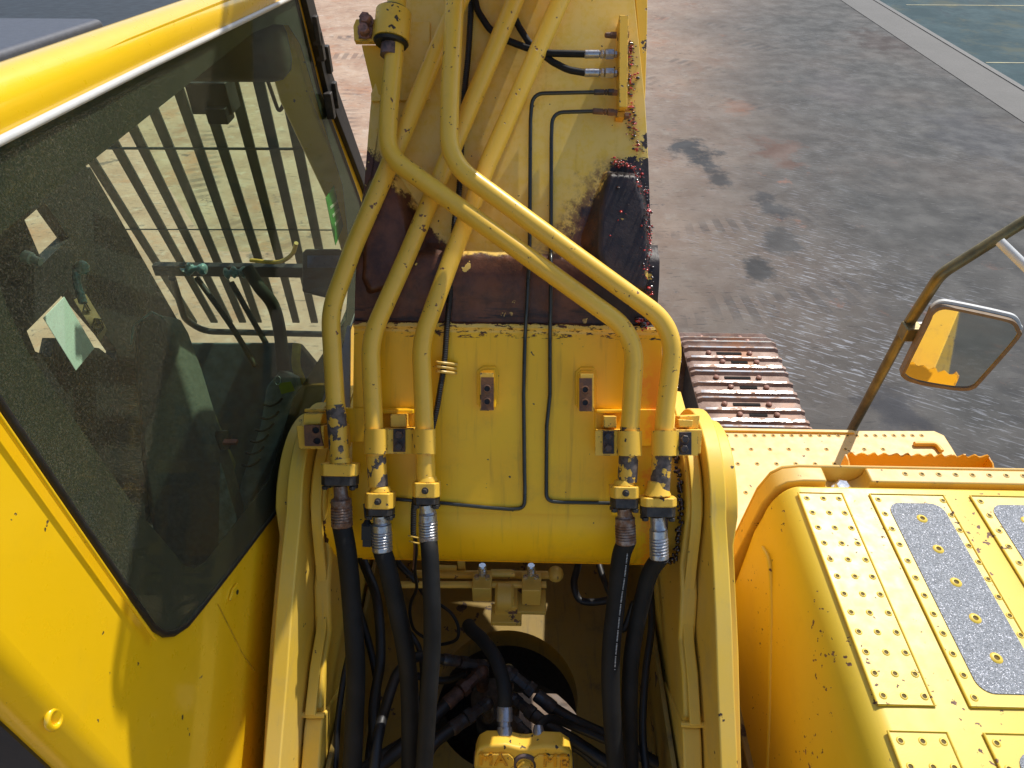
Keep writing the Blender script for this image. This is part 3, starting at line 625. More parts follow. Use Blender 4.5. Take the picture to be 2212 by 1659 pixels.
# grease
m_grs = NT('dark_red_grease'); m_grs.fin((.50, .014, .008), .12, Coat_Weight=.8, Specular_IOR_Level=.8, nrm=m_grs.bump(m_grs.noise(90, 4), .003, .8)); m_grs = m_grs.m
m_grb = NT('black_brown_grease'); m_grb.fin((.020, .006, .006), .12, Coat_Weight=.8, nrm=m_grb.bump(m_grb.noise(90, 4), .003, .8)); m_grb = m_grb.m
def blobs(name, path, spread, count, r0, r1, mats, seed, hh=.01, parent=None, lab=None):
    rnd = random.Random(seed); g = G(); seg = even([V((*p, 0)) for p in path], 3.0)
    ctr = [rnd.randrange(len(seg)) for _ in range(34)]
    for i in range(count):
        q = seg[max(0, min(len(seg)-1, int(rnd.choice(ctr)+rnd.gauss(0, 3))))]; x = q.x+rnd.gauss(0, spread); y = q.y+rnd.gauss(0, 4)
        if x > 1412: x = 1412-rnd.random()*8
        r = r0+(r1-r0)*rnd.random()**2.2; g.cur = 0 if rnd.random() < .45 else 1
        c = B(x, y, hh*rnd.random()+r*.2)
        g.sphere(c, r*(.5+rnd.random()*.6), 5, (.8+rnd.random()*1.4, .6+rnd.random()*1.6, .4+rnd.random()*.8))
    return obj(name, g, mats, parent or ex, smooth=80, kind='stuff', label=lab)
blobs('grease_smear', [(1358, 95), (1360, 160), (1361, 235), (1368, 290), (1382, 330)], 6.5, 620, .0008, .0042, [m_grs, m_grb], 1, .012, lab='shiny red and black grease running down from the grease block')
blobs('grease_smear', [(1330, 350), (1370, 362), (1392, 420), (1398, 500), (1400, 560), (1399, 640)], 6.5, 800, .0008, .0042, [m_grs, m_grb], 2, .05, lab='clotted red grease along the right boss of the boom')
blobs('grease_smear', [(1330, 400), (1350, 470), (1370, 560), (1385, 620)], 22, 45, .001, .005, [m_grs, m_grb], 3, .058)
blobs('grease_smear', [(1384, 690), (1395, 712), (1392, 700)], 6, 70, .0015, .008, [m_grs, m_grb], 4, .02)

# ---- corrugated conduit with ties
g = G()
cp = even(spline([B(1019, -10, .014), B(1012, 110, .013), B(1003, 205, .013), B(996, 330, .013), B(992, 410, .013), B(982, 480, .013), B(978, 553, .03), B(972, 640, .02), B(965, 713, .018), B(960, 780, .02), B(951, 840, .025), B(940, 900, .025), B(915, 1000, .02), B(896, 1080, .02), B(893, 1130, .02), B(893, 1160, .02)], 24), .0035)
g.tube(cp, .0098, 12, rib=.86); cd = obj('corrugated_conduit', g, m_black, ex, smooth=0)
m_tie = plain('yellow_cable_tie', (.72, .47, .10), .45, var=.1)
for (x, y, dx) in ((957, 784, 5), (955, 793, 6), (956, 803, 5)):
    g = G(); g.tube([B(x-13, y-2, .02), B(x-9, y-1, .034), B(x, y, .036), B(x+9, y+1, .030), B(x+24, y+dx*.6, .012), B(x+30, y+dx*.6, .004)], .0048, 8); obj('cable_tie', g, m_tie, cd)
for (x, y) in ((893, 1160), (895, 1172)):
    g = G(); g.tube([B(x-11, y-3, .02), B(x, y, .034), B(x+11, y+2, .02)], .0025, 8); obj('cable_tie', g, m_tie, cd)
g = G(); g.tube(spline([P(897, 1160, 2.2), P(899, 1190, 2.25), P(896, 1230, 2.35), P(900, 1270, 2.5), P(888, 1300, 2.6), P(886, 1330, 2.65), P(896, 1362, 2.68), P(925, 1382, 2.7)], 8), .006, 8)
g.cur = 1; g.tube(spline([P(894, 1160, 2.2), P(895, 1190, 2.23), P(892, 1230, 2.33)], 8), .003, 8); g.cur = 0
g.tube(spline([P(945, 1302, 2.72), P(975, 1325, 2.7), P(990, 1355, 2.7), P(985, 1382, 2.7), P(950, 1392, 2.72), P(928, 1384, 2.72)], 8), .0065, 8)
obj('wiring_loom', g, [m_black, m_rust], ex, smooth=60)
g = G(); g.tube([P(787, 1088, 2.14), P(790, 1120, 2.14)], .004, 8); g.box(P(794, 1148, 2.13), (.034, .02, .05), (BX, BN, BUP)); g.box(P(794, 1170, 2.13), (.028, .017, .03), (BX, BN, BUP)); g.lathe(P(793, 1136, 2.13), BUP, [(0, .017), (.02, .008)], 8)
obj('connector_plug', g, m_black, ex, bevel=.003)

# ---- A-frame brackets of the revolving frame
PIN = (1.60, 2.12)
def brkt(sgn):
    def X(d): return CX+sgn*d
    nm = 'boom_bracket'
    def outline(R, rear, floor=1.25):
        pts = [(PIN[0]+R*math.cos(math.radians(a)), PIN[1]+R*math.sin(math.radians(a))) for a in range(-10, 146, 8)]
        return pts + rear + [(rear[-1][0], floor), (2.5, floor), (2.5, 1.85), (2.25, 2.05)]
    def plate(x0, x1, pts, name, mat, parent, bev=.006):
        g = G(); g.prism([V((x0, y, z)) for y, z in pts], (x1-x0, 0, 0)); return obj(name, g, mat, parent, bevel=bev, smooth=30)
    root = plate(X(.625), X(.675), outline(.315, [(1.257, 2.252), (1.112, 2.147), (.979, 2.036), (.777, 1.883), (.1, 1.37)]), nm, m_brk, ex)
    root['label'] = 'left boom bracket beside the cab' if sgn < 0 else 'right boom bracket beside the toolbox'
    plate(X(.677), X(.722), outline(.275, [(1.35, 2.19), (1.1, 2.0), (.7, 1.64), (.2, 1.27)]), 'outer_plate', m_brk, root)
    plate(X(.568), X(.623), outline(.25, [(1.345, 2.09), (1.27, 2.03), (1.19, 1.90), (1.09, 1.87), (.985, 1.80)], 1.55), 'hub_plate', m_brk, root, .012)
    # wrapper strap along the hub's rear edge
    strip = [(PIN[0]+.262*math.cos(math.radians(a)), PIN[1]+.262*math.sin(math.radians(a))) for a in range(60, 166, 7)] + [(1.30, 2.07), (1.25, 1.97), (1.175, 1.915), (1.08, 1.885), (.955, 1.815)]
    g = G(); inn = []
    for i, (y, z) in enumerate(strip):
        a_ = strip[max(0, i-1)]; b_ = strip[min(len(strip)-1, i+1)]; t_ = V((0, b_[0]-a_[0], b_[1]-a_[1])).normalized(); n_ = V((0, t_.z, -t_.y))
        inn.append(V((0, y, z))+n_*.016 if n_.dot(V((0, PIN[0]-y, PIN[1]-z))) > 0 else V((0, y, z))-n_*.016)
    poly = [V((X(.580), y, z)) for y, z in strip] + [V((X(.580), p.y, p.z)) for p in reversed(inn)]
    g.prism(poly, (X(.614)-X(.580), 0, 0)); obj('wrapper_strap', g, m_brk, root, bevel=.004, smooth=40)
    # lower plate end with weld
    plate(X(.560), X(.618), [(.96, 1.79), (.93, 1.775), (.45, 1.40), (.45, 1.25), (1.2, 1.25), (1.2, 1.6)], 'lower_plate', m_brk, root, .008)
    g = G(); g.tube([V((X(.556), .965, 1.80)), V((X(.60), .96, 1.806)), V((X(.624), .965, 1.80))], .009, 8); obj('weld_bead', g, m_brk, root)
    plate(X(.535), X(.551), [(1.45, 1.62), (1.40, 1.64), (.80, 1.68), (.62, 1.55), (.3, 1.25), (2.1, 1.25), (2.1, 1.5), (1.7, 1.62)], 'inner_rib', m_frame, root, .003)
    # pin cap
    g = G(); g.lathe(V((X(.50), *PIN)), V((sgn, 0, 0)), [(0, .165), (.03, .165), (.062, .185), (.07, .20)], 40); obj('pin_boss', g, m_brk, root, smooth=30)
    # oily gap ring
    rnd = random.Random(5+sgn); g = G()
    for i in range(150):
        a_ = math.radians(60+rnd.random()*150); R_ = .202+rnd.gauss(0, .004)
        g.sphere(V((X(.560)+rnd.gauss(0, .004)-sgn*.004, PIN[0]+R_*math.cos(a_)-.02, PIN[1]+R_*math.sin(a_)+.005)), .003+.006*rnd.random(), 5)
    obj('grease_ring', g, m_grb, root, kind='stuff', smooth=80)
brkt(-1); brkt(1)

# ---- revolving frame floor with the round opening
g = G(); HC = (-.055, 1.30); HR = .285
ring = lambda R, z: [V((HC[0]+R*math.cos(i*math.pi/32), HC[1]+R*math.sin(i*math.pi/32), z)) for i in range(64)]
g.holed([V((-.80, -1.2, 1.25)), V((.9, -1.2, 1.25)), V((.9, 2.33, 1.25)), V((-.80, 2.33, 1.25))], [ring(HR, 1.25)], (0, 0, -.03))
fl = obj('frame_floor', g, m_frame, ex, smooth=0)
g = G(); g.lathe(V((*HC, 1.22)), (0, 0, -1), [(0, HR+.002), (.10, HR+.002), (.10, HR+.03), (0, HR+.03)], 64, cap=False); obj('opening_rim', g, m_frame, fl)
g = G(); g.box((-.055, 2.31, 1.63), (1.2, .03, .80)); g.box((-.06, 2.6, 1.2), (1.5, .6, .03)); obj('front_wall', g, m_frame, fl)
# undercarriage centre below the opening (dark)
g = G(); g.lathe(V((*HC, .55)), (0, 0, 1), [(0, .62), (.5, .62), (.5, .42), (.05, .40)], 48, cap=False); g.box((HC[0]-.35, HC[1]+.1, .5), (.5, 1.2, .12)); g.box((HC[0], HC[1]+.55, .5), (1.2, .3, .12))
obj('undercarriage_centre', g, m_iron, ex)
# centre swivel with elbows and hoses radiating from it
SW = P(1062, 1490, 2.72)
g = G(); g.lathe(V((SW.x, SW.y, .9)), (0, 0, 1), [(0, .07), (.30, .07), (.31, .085), (.35, .085), (.36, .05)], 24)
sw = obj('swivel_joint', g, m_iron, ex, smooth=30, label='dark swivel joint standing in the round floor opening')
def rad(pts, r, ferr, dd=0, mat=m_zinc, hosemat=m_black):
    pts = [P(*p) for p in pts]; a_, b_ = pts[0], pts[1]; g = G()
    g.lathe(a_, b_-a_, [(0, r*1.1), (.03, r*1.1), (.032, r*.9), ((b_-a_).length*.45, r*.9)], 6)
    g.lathe(a_.lerp(b_, .42), b_-a_, [(0, r), (.002, r*1.25), (.03, r*1.25), (.032, r*.95)], 6)
    L = (b_-a_).length*.5; g.lathe(a_.lerp(b_, .62), b_-a_, [(0, r*.9), (.005, r*1.1), (L*.4, r*1.05), (L*.5, r*1.12), (L*.75, r*1.12), (L*.8, r)], 16)
    g.sphere(a_, r*1.15, 6); g.lathe(a_, V((0, 0, -1)), [(0, r), (.12, r)], 12)
    f_ = obj('hose_fitting', g, mat, ex, smooth=30)
    g = G(); g.tube(spline([b_.lerp(a_, .12)]+pts[1:], 8), r*.95, 16); obj('swivel_hose', g, hosemat, ex, smooth=60)
m_dk = rusty('dark_fitting', (.07, .075, .085), (.05, .035, .03), .45, .5); m_rf = rusty('rust_brown_fitting', (.13, .07, .05), (.07, .04, .03), .55, .3)
rad([(1045, 1437, 2.62), (958, 1424, 2.55), (905, 1418, 2.5), (862, 1450, 2.4), (835, 1520, 2.3), (815, 1600, 2.2), (805, 1700, 2.15)], .019, 1, mat=m_dk)
rad([(1040, 1450, 2.60), (965, 1520, 2.50), (905, 1580, 2.42), (850, 1630, 2.35), (790, 1680, 2.3)], .024, 1, mat=m_rf)
rad([(1052, 1520, 2.55), (975, 1575, 2.45), (930, 1615, 2.4), (905, 1690, 2.35)], .023, 1, mat=m_dk)
rad([(1098, 1450, 2.58), (1195, 1530, 2.52), (1245, 1560, 2.5), (1330, 1600, 2.42), (1420, 1650, 2.4)], .023, 1, mat=m_dk)
rad([(1110, 1510, 2.56), (1180, 1566, 2.48), (1240, 1600, 2.45), (1330, 1660, 2.4)], .022, 1, mat=m_dk)
rad([(1085, 1535, 2.5), (1140, 1590, 2.42), (1190, 1640, 2.4), (1230, 1700, 2.35)], .020, 1, mat=m_dk)
# loose cables in the bay
for pts, r in (([(770, 1300, 2.6), (800, 1400, 2.6), (815, 1500, 2.55), (800, 1600, 2.5), (790, 1700, 2.4)], .013), ([(1262, 1175, 2.8), (1248, 1225, 2.76), (1240, 1262, 2.72), (1255, 1297, 2.7), (1305, 1298, 2.68), (1340, 1280, 2.66)], .014),
               ([(770, 1180, 2.66), (792, 1232, 2.6), (815, 1300, 2.5), (822, 1420, 2.45), (806, 1540, 2.4), (815, 1700, 2.3)], .018), ([(835, 1180, 2.72), (845, 1235, 2.68), (860, 1330, 2.62), (905, 1400, 2.6), (912, 1500, 2.5), (880, 1640, 2.4)], .011), ([(735, 1700, 2.2), (800, 1650, 2.3), (880, 1600, 2.45), (960, 1560, 2.6)], .02), ([(1400, 1215, 2.62), (1408, 1340, 2.5), (1395, 1450, 2.4), (1388, 1580, 2.3), (1400, 1700, 2.2)], .013), ([(1290, 1650, 2.5), (1230, 1610, 2.5), (1150, 1640, 2.45), (1060, 1700, 2.4)], .018), ([(900, 1460, 2.6), (960, 1470, 2.62), (1010, 1455, 2.6)], .014), ([(1370, 1300, 2.6), (1345, 1360, 2.6), (1325, 1300, 2.6), (1300, 1240, 2.66), (1285, 1180, 2.75)], .012), ([(840, 1180, 2.66), (862, 1218, 2.62), (900, 1258, 2.62), (925, 1300, 2.68), (932, 1360, 2.72)], .012), ([(775, 1330, 2.45), (752, 1420, 2.35), (740, 1480, 2.3), (730, 1560, 2.25), (722, 1700, 2.2)], .010), ([(1310, 1600, 2.4), (1240, 1570, 2.4), (1190, 1552, 2.35), (1165, 1568, 2.3), (1163, 1590, 2.27)], .014)):
    g = G(); g.tube(spline([P(*p) for p in pts], 10), r, 12); obj('bay_cable', g, m_black, ex, smooth=60)
g = G(); g.tube(spline([P(1090, 1535, 2.30), P(1090, 1500, 2.30), P(1084, 1460, 2.32), P(1068, 1418, 2.36), P(1042, 1382, 2.42), P(1020, 1362, 2.46), P(1012, 1350, 2.50)], 8), [.024]*49, 20)
mh = obj('motor_hose', g, m_hose, ex, smooth=60, label='short black hose rising from the swing motor')
g = G(); a_, b_ = P(1090, 1596, 2.26), P(1090, 1524, 2.30); L = (b_-a_).length
g.lathe(a_, b_-a_, [(0, .018), (L*.1, .026), (L*.35, .024), (L*.36, .020), (L*.5, .020), (L*.52, .026), (L*.9, .026), (L, .023)], 18); obj('ferrule', g, m_zinc, mh, smooth=30)
g = G(); g.lathe(P(1163, 1600, 2.26), P(1163, 1570, 2.28)-P(1163, 1600, 2.26), [(0, .018), (.03, .018), (.045, .015)], 14); obj('hose_fitting', g, m_zinc, mh)

# ---- swing motor with raised letters
up_ = V((0, .42, .91)).normalized(); n_ = V((0, -.91, .42)).normalized()
MO = P(1131, 1640, 2.22)
def ML(u, v, h): return MO + V((1, 0, 0))*u + up_*v + n_*h
g = G(); s_ = .00148
topo = [(-106, 0), (-100, -22), (-82, -34), (-40, -36), (-8, -28), (8, -28), (40, -36), (80, -35), (100, -20), (106, 0), (108, 30), (108, 90), (-108, 90), (-108, 30)]
g.prism([ML(u*s_, -v*s_, 0) for u, v in topo], n_*-.07)
mo = obj('swing_motor', g, m_clamp, ex, bevel=.012, smooth=50, label='yellow cast swing motor head lettered MA and MB')
g = G(); g.prism([ML(u*s_, -v*s_, 0) for u, v in ((-98, -14), (-32, -16), (-22, -6), (-16, 22), (-98, 22))], n_*.008); g.prism([ML(u*s_, -v*s_, 0) for u, v in ((98, -14), (32, -16), (22, -6), (16, 22), (98, 22))], n_*.008)
obj('raised_pad', g, m_clamp, mo, bevel=.004)
m_lip = plain('brown_purple_joint', (.10, .07, .07), .5)
g = G(); g.box(ML(0, -40*s_, -.03), (222*s_, .03, .10), (V((1, 0, 0)), up_, n_)); obj('mating_flange', g, m_lip, mo, bevel=.004)
g = G(); g.lathe(ML(3*s_, -12*s_, -.01), n_, [(0, .040), (.012, .040), (.018, .036), (.018, .028), (.004, .027)], 28, cap=False); obj('bolt_ring', g, m_lip, mo)
g = G(); g.hexb(ML(3*s_, -14*s_, .0), n_, .024, .03); obj('bolt', g, m_clamp, mo, smooth=30)
for txt, u in (('MA', -66), ('MB', 70)):
    cu = bpy.data.curves.new('cast_letters', 'FONT'); cu.body = txt; cu.size = .060; cu.extrude = .0035; cu.bevel_depth = .0012; cu.align_x = 'CENTER'; cu.align_y = 'CENTER'; cu.space_character = 1.15
    tmp = bpy.data.objects.new('tmp', cu); COL.objects.link(tmp); dg = bpy.context.evaluated_depsgraph_get(); dg.update()
    me = bpy.data.meshes.new_from_object(tmp.evaluated_get(dg)); bpy.data.objects.remove(tmp)
    g = G(); mt = [ML(u*s_, 2*s_, .009) + V((1, 0, 0))*v.co.x + up_*v.co.y + n_*v.co.z for v in me.vertices]
    g.add(mt, [tuple(p.vertices) for p in me.polygons]); obj('cast_lettering', g, m_step, mo, smooth=30)

m_valve = paint('valve_yellow_paint', (.84, .56, .10), .45, .35, dirtcol=(.35, .2, .1), chips=.9, chipscale=22, chipcol=(.12, .07, .05))
# ---- pilot manifold under the pivot tube
D0 = 2.62
g = G(); g.cyl(P(860, 1263, D0), P(1180, 1263, D0), .013)
pm_ = obj('pipe_manifold', g, m_valve, ex, label='yellow pipe with bolted blocks below the pivot tube')
for (x, y, dd, sz) in ((1042, 1268, 0, (.072, .07, .085)), (1148, 1272, 0, (.072, .08, .10)), (1148, 1300, .03, (.11, .10, .02)), (965, 1230, .08, (.08, .01, .05)), (997, 1222, .08, (.03, .01, .07)), (1094, 1300, .02, (.085, .10, .09)), (1094, 1328, 0, (.115, .08, .025))):
    g = G(); g.box(P(x, y, D0+dd), sz); obj('manifold_block', g, m_valve, pm_, bevel=.004)
g = G(); g.lathe(P(1070, 1288, D0), (1, 0, 0), [(0, .045), (.01, .055), (.06, .055), (.07, .045)], 24); obj('pipe_clip', g, m_valve, pm_, smooth=30)
g = G(); g.cyl(P(900, 1240, D0+.08), P(1190, 1242, D0+.08), .016); g.sphere(P(1200, 1240, D0+.08), .032, 8); obj('upper_pipe', g, m_valve, pm_, smooth=50)
g = G(); g.cyl(P(1060, 1238, D0+.02), P(1112, 1238, D0+.02), .015); obj('upper_pipe', g, m_valve, pm_, smooth=50)
for x in (1042, 1147):
    g = G(); a_ = P(x, 1246, D0-.01); g.lathe(a_+V((0, .01, .0)), (0, .25, 1), [(0, .016), (.04, .016), (.045, .013)], 12)
    for sx in (-1, 1): g.hexb(a_+V((sx*.02, -.01, 0)), (0, 0, 1), .010, .02)
    obj('union_fitting', g, m_sbolt, pm_, smooth=30)

# ================================================================== TOOLBOX (right)
TZ = 2.2
def roundprof(x0, x1, z0, ztop, r, seg=8):
    return
g = G(); X0, X1, Y0, Y1 = .842, 1.86, -1.6, 1.60
# cross-section left edge: near vertical, rounded shoulder into the top
sec = [(X0, 1.20), (X0, 1.95)] + [(X0+.012+.088*(1-math.cos(math.radians(a))), 2.04+.16*math.sin(math.radians(a))) for a in range(0, 91, 9)] + [(X1-.05, TZ), (X1-.015, TZ-.015), (X1, TZ-.05), (X1, 1.20)]
n = len(sec); L1 = [V((x, Y0, z)) for x, z in sec]; L2 = [V((x, Y1, z)) for x, z in sec]
g.add(L1+L2, [tuple(range(n)), tuple(range(n, 2*n))[::-1]] + [(i, (i+1) % n, (i+1) % n+n, i+n) for i in range(n)])
tb = obj('toolbox', g, m_box, ex, bevel=.012, smooth=50, label='big yellow toolbox with tread plates at right')
g = G(); g.add([V((X0+.098, Y0+.03, TZ+.0012)), V((X1-.06, Y0+.03, TZ+.0012)), V((X1-.06, Y1-.014, TZ+.0012)), V((X0+.098, Y1-.014, TZ+.0012))], [(0, 1, 2, 3)]); g = G()
def dimple(g, x, y, z, s=1.0):
    g.cur = 0; g.lathe(V((x, y, z)), (0, 0, 1), [(0, .0105*s), (.0016*s, .0088*s), (.0024*s, .0072*s), (.0022*s, .0062*s), (.0002, .0056*s)], 12, cap=False)
    g.cur = 1; g.lathe(V((x, y, z+.0002)), (0, 0, 1), [(0, .0058*s), (.0002, .0058*s)], 10); g.cur = 0
m_hole = plain('punched_hole_disc', (.13, .09, .018), .8)  # colour of the dark disc that closes each punched hole
def tread(x0, x1, y0, y1, xs, pad=None, z=TZ+.0016, padmat=None):
    g = G(); g.prism([V((x0, y0, z)), V((x1, y0, z)), V((x1, y1, z)), V((x0, y1, z))], (0, 0, .0025))
    t = .0035
    g.tube([V((x0, y0, z+.003)), V((x1, y0, z+.003)), V((x1, y1, z+.003)), V((x0, y1, z+.003)), V((x0, y0, z+.003))], t, 8)
    yy = y1-.023
    rnd = random.Random(int(x0*100))
    while yy > y0+.01:
        for x in xs: dimple(g, x+rnd.gauss(0, .0006), yy, z+.0025, 1.0)
        yy -= .0605
    tp = obj('tread_plate', g, [m_box, m_hole], tb, smooth=40)
    return tp
tread(.925, 1.072, .850, 1.562, (.948, 1.0015, 1.054))
def pad(parent, x0, x1, y0, y1, r=.04):
    pts = []
    for (cx, cy, a0) in ((x1-r, y1-r, 0), (x0+r, y1-r, 90), (x0+r, y0+r, 180), (x1-r, y0+r, 270)):
        for a in range(a0, a0+91, 15): pts.append(V((cx+r*math.cos(math.radians(a)), cy+r*math.sin(math.radians(a)), TZ+.0045)))
    g = G(); g.cur = 2; g.prism(pts, (0, 0, .002)); yy = y1-.065
    while yy > y0+.02:
        g.cur = 0; g.lathe(V(((x0+x1)/2, yy, TZ+.0066)), (0, 0, 1), [(0, .0165), (.0012, .015), (.003, .0105), (.0034, .008), (.0002, .007)], 14, cap=False)
        g.cur = 1; g.lathe(V(((x0+x1)/2, yy, TZ+.0068)), (0, 0, 1), [(0, .0072), (.0002, .0072)], 10)
        yy -= .119
    obj('grip_pad', g, [m_box, m_hole, m_grip], parent, smooth=40)
t = NT('grey_grit_strip'); vo = t.n('ShaderNodeTexVoronoi'); vo.inputs['Scale'].default_value = 420; t.put(vo.inputs['Vector'], t.pos)
wn = t.n('ShaderNodeTexWhiteNoise'); t.put(wn.inputs['Vector'], vo.outputs['Position'])
cc = t.mix(wn.outputs[0], (.17, .18, .195), (.46, .48, .51)); cc = t.mix(t.ramp(wn.outputs[0], .93, .94), cc, (.9, .9, .95))
m_grip = t.fin(cc, .6, nrm=t.bump(vo.outputs[0], .003, .8))
tp = tread(1.163, 1.408, .850, 1.562, (1.183, 1.397)); pad(tp, 1.205, 1.383, .885, 1.525)
tp = tread(1.497, 1.74, .850, 1.562, (1.520, 1.718)); pad(tp, 1.54, 1.715, .885, 1.525)
tread(.925, 1.072, .30, .783, (.948, 1.0015, 1.054)); tp = tread(1.163, 1.408, .30, .783, (1.183, 1.397)); pad(tp, 1.212, 1.368, .35, .738)
# pressed ridge on the side wall
g = G(); rp = [V((X0+.002, 1.50, 1.98)), V((X0+.001, 1.44, 2.0)), V((X0+.001, 1.38, 1.97)), V((X0+.001, 1.30, 1.90)), V((X0+.001, 1.20, 1.78)), V((X0+.001, 1.05, 1.60)), V((X0+.001, .9, 1.4)), V((X0+.001, .8, 1.25))]
g.tube(spline(rp, 6), .009, 12); obj('pressed_ridge', g, m_box, tb, smooth=80)
# rim wall in front of the toolbox, with round recess and silver bolt
g = G(); ry0, ry1 = 1.617, 1.695
sec = [(.80, 1.22), (.815, 1.75), (.845, 2.08), (.872, 2.165), (.905, 2.196), (.96, 2.206), (1.095, 2.206)]
rr = [(1.115+.058*(-math.cos(math.radians(a))), 2.206-.07*math.sin(math.radians(a))) for a in range(0, 181, 15)]
secb = [(x, z) for x, z in sec[:-1]] + [(1.115-.075*math.cos(math.radians(a)), 2.206-.075*math.sin(math.radians(a))**.7) for a in range(0, 181, 12)] + [(1.88, 2.206), (1.88, 1.22)]
def sweepY(g, sec_, y0, y1):
    n = len(sec_); g.add([V((x, y0, z)) for x, z in sec_]+[V((x, y1, z)) for x, z in sec_], [tuple(range(n)), tuple(range(n, 2*n))[::-1]] + [(i, (i+1) % n, (i+1) % n+n, i+n) for i in range(n)])
sweepY(g, secb, ry0, ry1-.014)
seca = [(x, z) for x, z in sec[:-1]] + [(1.88, 2.206), (1.88, 1.22)]
sweepY(g, seca, ry1-.0135, ry1)
nv = len(g.v)
for i in range(16): dimple(g, 1.318+i*.0575, 1.655, 2.206, 1.0)
rim = obj('rim_panel', g, [m_deck, m_hole], tb, bevel=.008, smooth=50, bevn=nv)
g = G(); g.lathe(V((1.105, 1.626, 2.142)), (-.1, -.1, 1), [(0, .032), (.01, .032), (.012, .024)], 20); g.lathe(V((1.105, 1.626, 2.152)), (-.15, -.25, 1), [(0, .026), (.028, .026), (.034, .02)], 6); obj('bolt', g, m_sbolt, tb, smooth=30)

# ---- deck plate in front
DZ = 1.5
g = G(); a_ = OZ(1480, 930, DZ); b_ = OZ(2018, 930, DZ); c_ = OZ(2066, 985, DZ); yb = 1.70
arc = [OZ(2018, 930, DZ), OZ(2040, 940, DZ), OZ(2056, 965, DZ), OZ(2080, 1005, DZ)]
pl = [V((.70, a_.y, DZ))] + [V((q.x, q.y, DZ)) for q in arc] + [V((arc[-1].x+.25, yb, DZ)), V((.70, yb, DZ))]
g.prism(pl, (0, 0, -.02)); nv = len(g.v); gd = g
g = gd
for row, (py, step, x0, nmax) in enumerate(((941, 20.05, 1555+15, 23), (970.5, 40.7, 1582, 9), (1002, 41.8, 1549+3, 8), (1064, 60, 1611, 1))):
    for i in range(nmax):
        q = OZ(x0+i*step, py, DZ)
        if q.x < arc[0].x-.05: dimple(g, q.x, q.y, DZ, 1.15)
dk = obj('deck_plate', g, [m_deck, m_hole], ex, bevel=.006, smooth=40, bevn=nv)
g = G(); g.box(((.70+arc[0].x-.42)/2, a_.y+.004, DZ+.002), (arc[0].x-.42-.70, .022, .02)); obj('front_lip', g, m_deck, dk, bevel=.005)
g = G(); q = OZ(1975, 959, DZ+.01); g.tube(fillet([OZ(1975, 959, DZ+.012), OZ(2022, 959, DZ+.012), OZ(2034, 975, DZ+.012)], .05), .012, 10); obj('deck_handle', g, m_step, dk, smooth=60)
# outer skirt below the deck and the machine's right side
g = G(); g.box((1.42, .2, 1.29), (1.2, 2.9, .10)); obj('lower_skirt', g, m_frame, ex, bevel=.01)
g = G(); g.box((.1, -2.6, 1.72), (3.4, 1.9, .95)); obj('engine_housing', g, m_cab, ex, bevel=.04)
# serrated step
g = G(); ys = OZ(1960, 1005, DZ+.25)
xa, xb = P(1829, 990, 2.95), P(2128, 990, 2.95)
top = []; N = 64
z0 = xa.z-.10; yy = xa.y
for i in range(N+1):
    x = xa.x+(xb.x-xa.x)*i/N; top.append(V((x, yy, P(1900, 973, 2.95).z + .008*math.sin(i*.9*2*math.pi/4.6)+.002*math.sin(i*1.7))))
g.prism(top + [V((xb.x, yy, z0-.2)), V((xa.x, yy, z0-.2))], (0, .006, 0))
st = obj('serrated_step', g, m_step, ex, label='orange step with saw-tooth edge behind the deck')
g = G(); side_ = [V((xa.x-.004, yy+.005-k*.035, P(1900, 975, 2.95).z - k*.012 + (.006 if k % 2 else -.004))) for k in range(7)]
g.prism([V((xa.x-.004, yy+.006, z0-.2))] + side_ + [V((xa.x-.004, yy-.21, z0-.2))], (-.006, 0, 0)); side_ = [V((q.x+(xb.x-xa.x)+.010, q.y, q.z)) for q in side_]
obj('step_side', g, m_step, st); g = G(); g.prism([V((xb.x+.006, yy+.006, z0-.2))] + side_ + [V((xb.x+.006, yy-.21, z0-.2))], (-.006, 0, 0)); obj('step_side', g, m_step, st)

# ================================================================== TRACK
m_shoe = NT('rusty_track_shoe'); t = m_shoe
f1 = t.ramp(t.noise(6, 6, .65), .35, .65); cc = t.mix(f1, (.22, .13, .095), (.40, .28, .225)); cc = t.mix(t.ramp(t.noise(3, 5), .52, .68, 0, .8), cc, (.42, .17, .06))
cc = t.mix(t.ramp(t.noise(40, 5, .7, stretch=(.3, 2, 1)), .55, .7, 0, .6), cc, (.09, .06, .05)); m_shoe = t.fin(cc, .62, .15, t.bump(t.noise(60, 6), .002, .7))
m_pol = NT('polished_grouser_edge'); t = m_pol; f1 = t.ramp(t.noise(18, 5, .6, stretch=(1, 2, 2)), .45, .6); m_pol = t.fin(t.mix(f1, (.62, .58, .55), (.30, .18, .12)), t.ramp(f1, 0, 1, .28, .6), t.ramp(f1, 0, 1, .85, .2), t.bump(t.noise(80, 4), .001, .6))
TX0, TX1 = 1.10, 1.745; ZT = 1.05; R_ = .46; YI = 3.84
PITCHS = .262
prf = [(-.125, .0), (-.118, .022), (-.098, .026), (-.082, .004), (-.045, .0), (-.02, .004), (-.008, .024), (.012, .024), (.022, .004), (.05, .0), (.075, .004), (.088, .024), (.112, .022), (.122, .0), (.136, -.012), (.125, -.02), (-.125, -.02)]
m_slot = plain('shadowed_slot', (.010, .008, .007), .95)
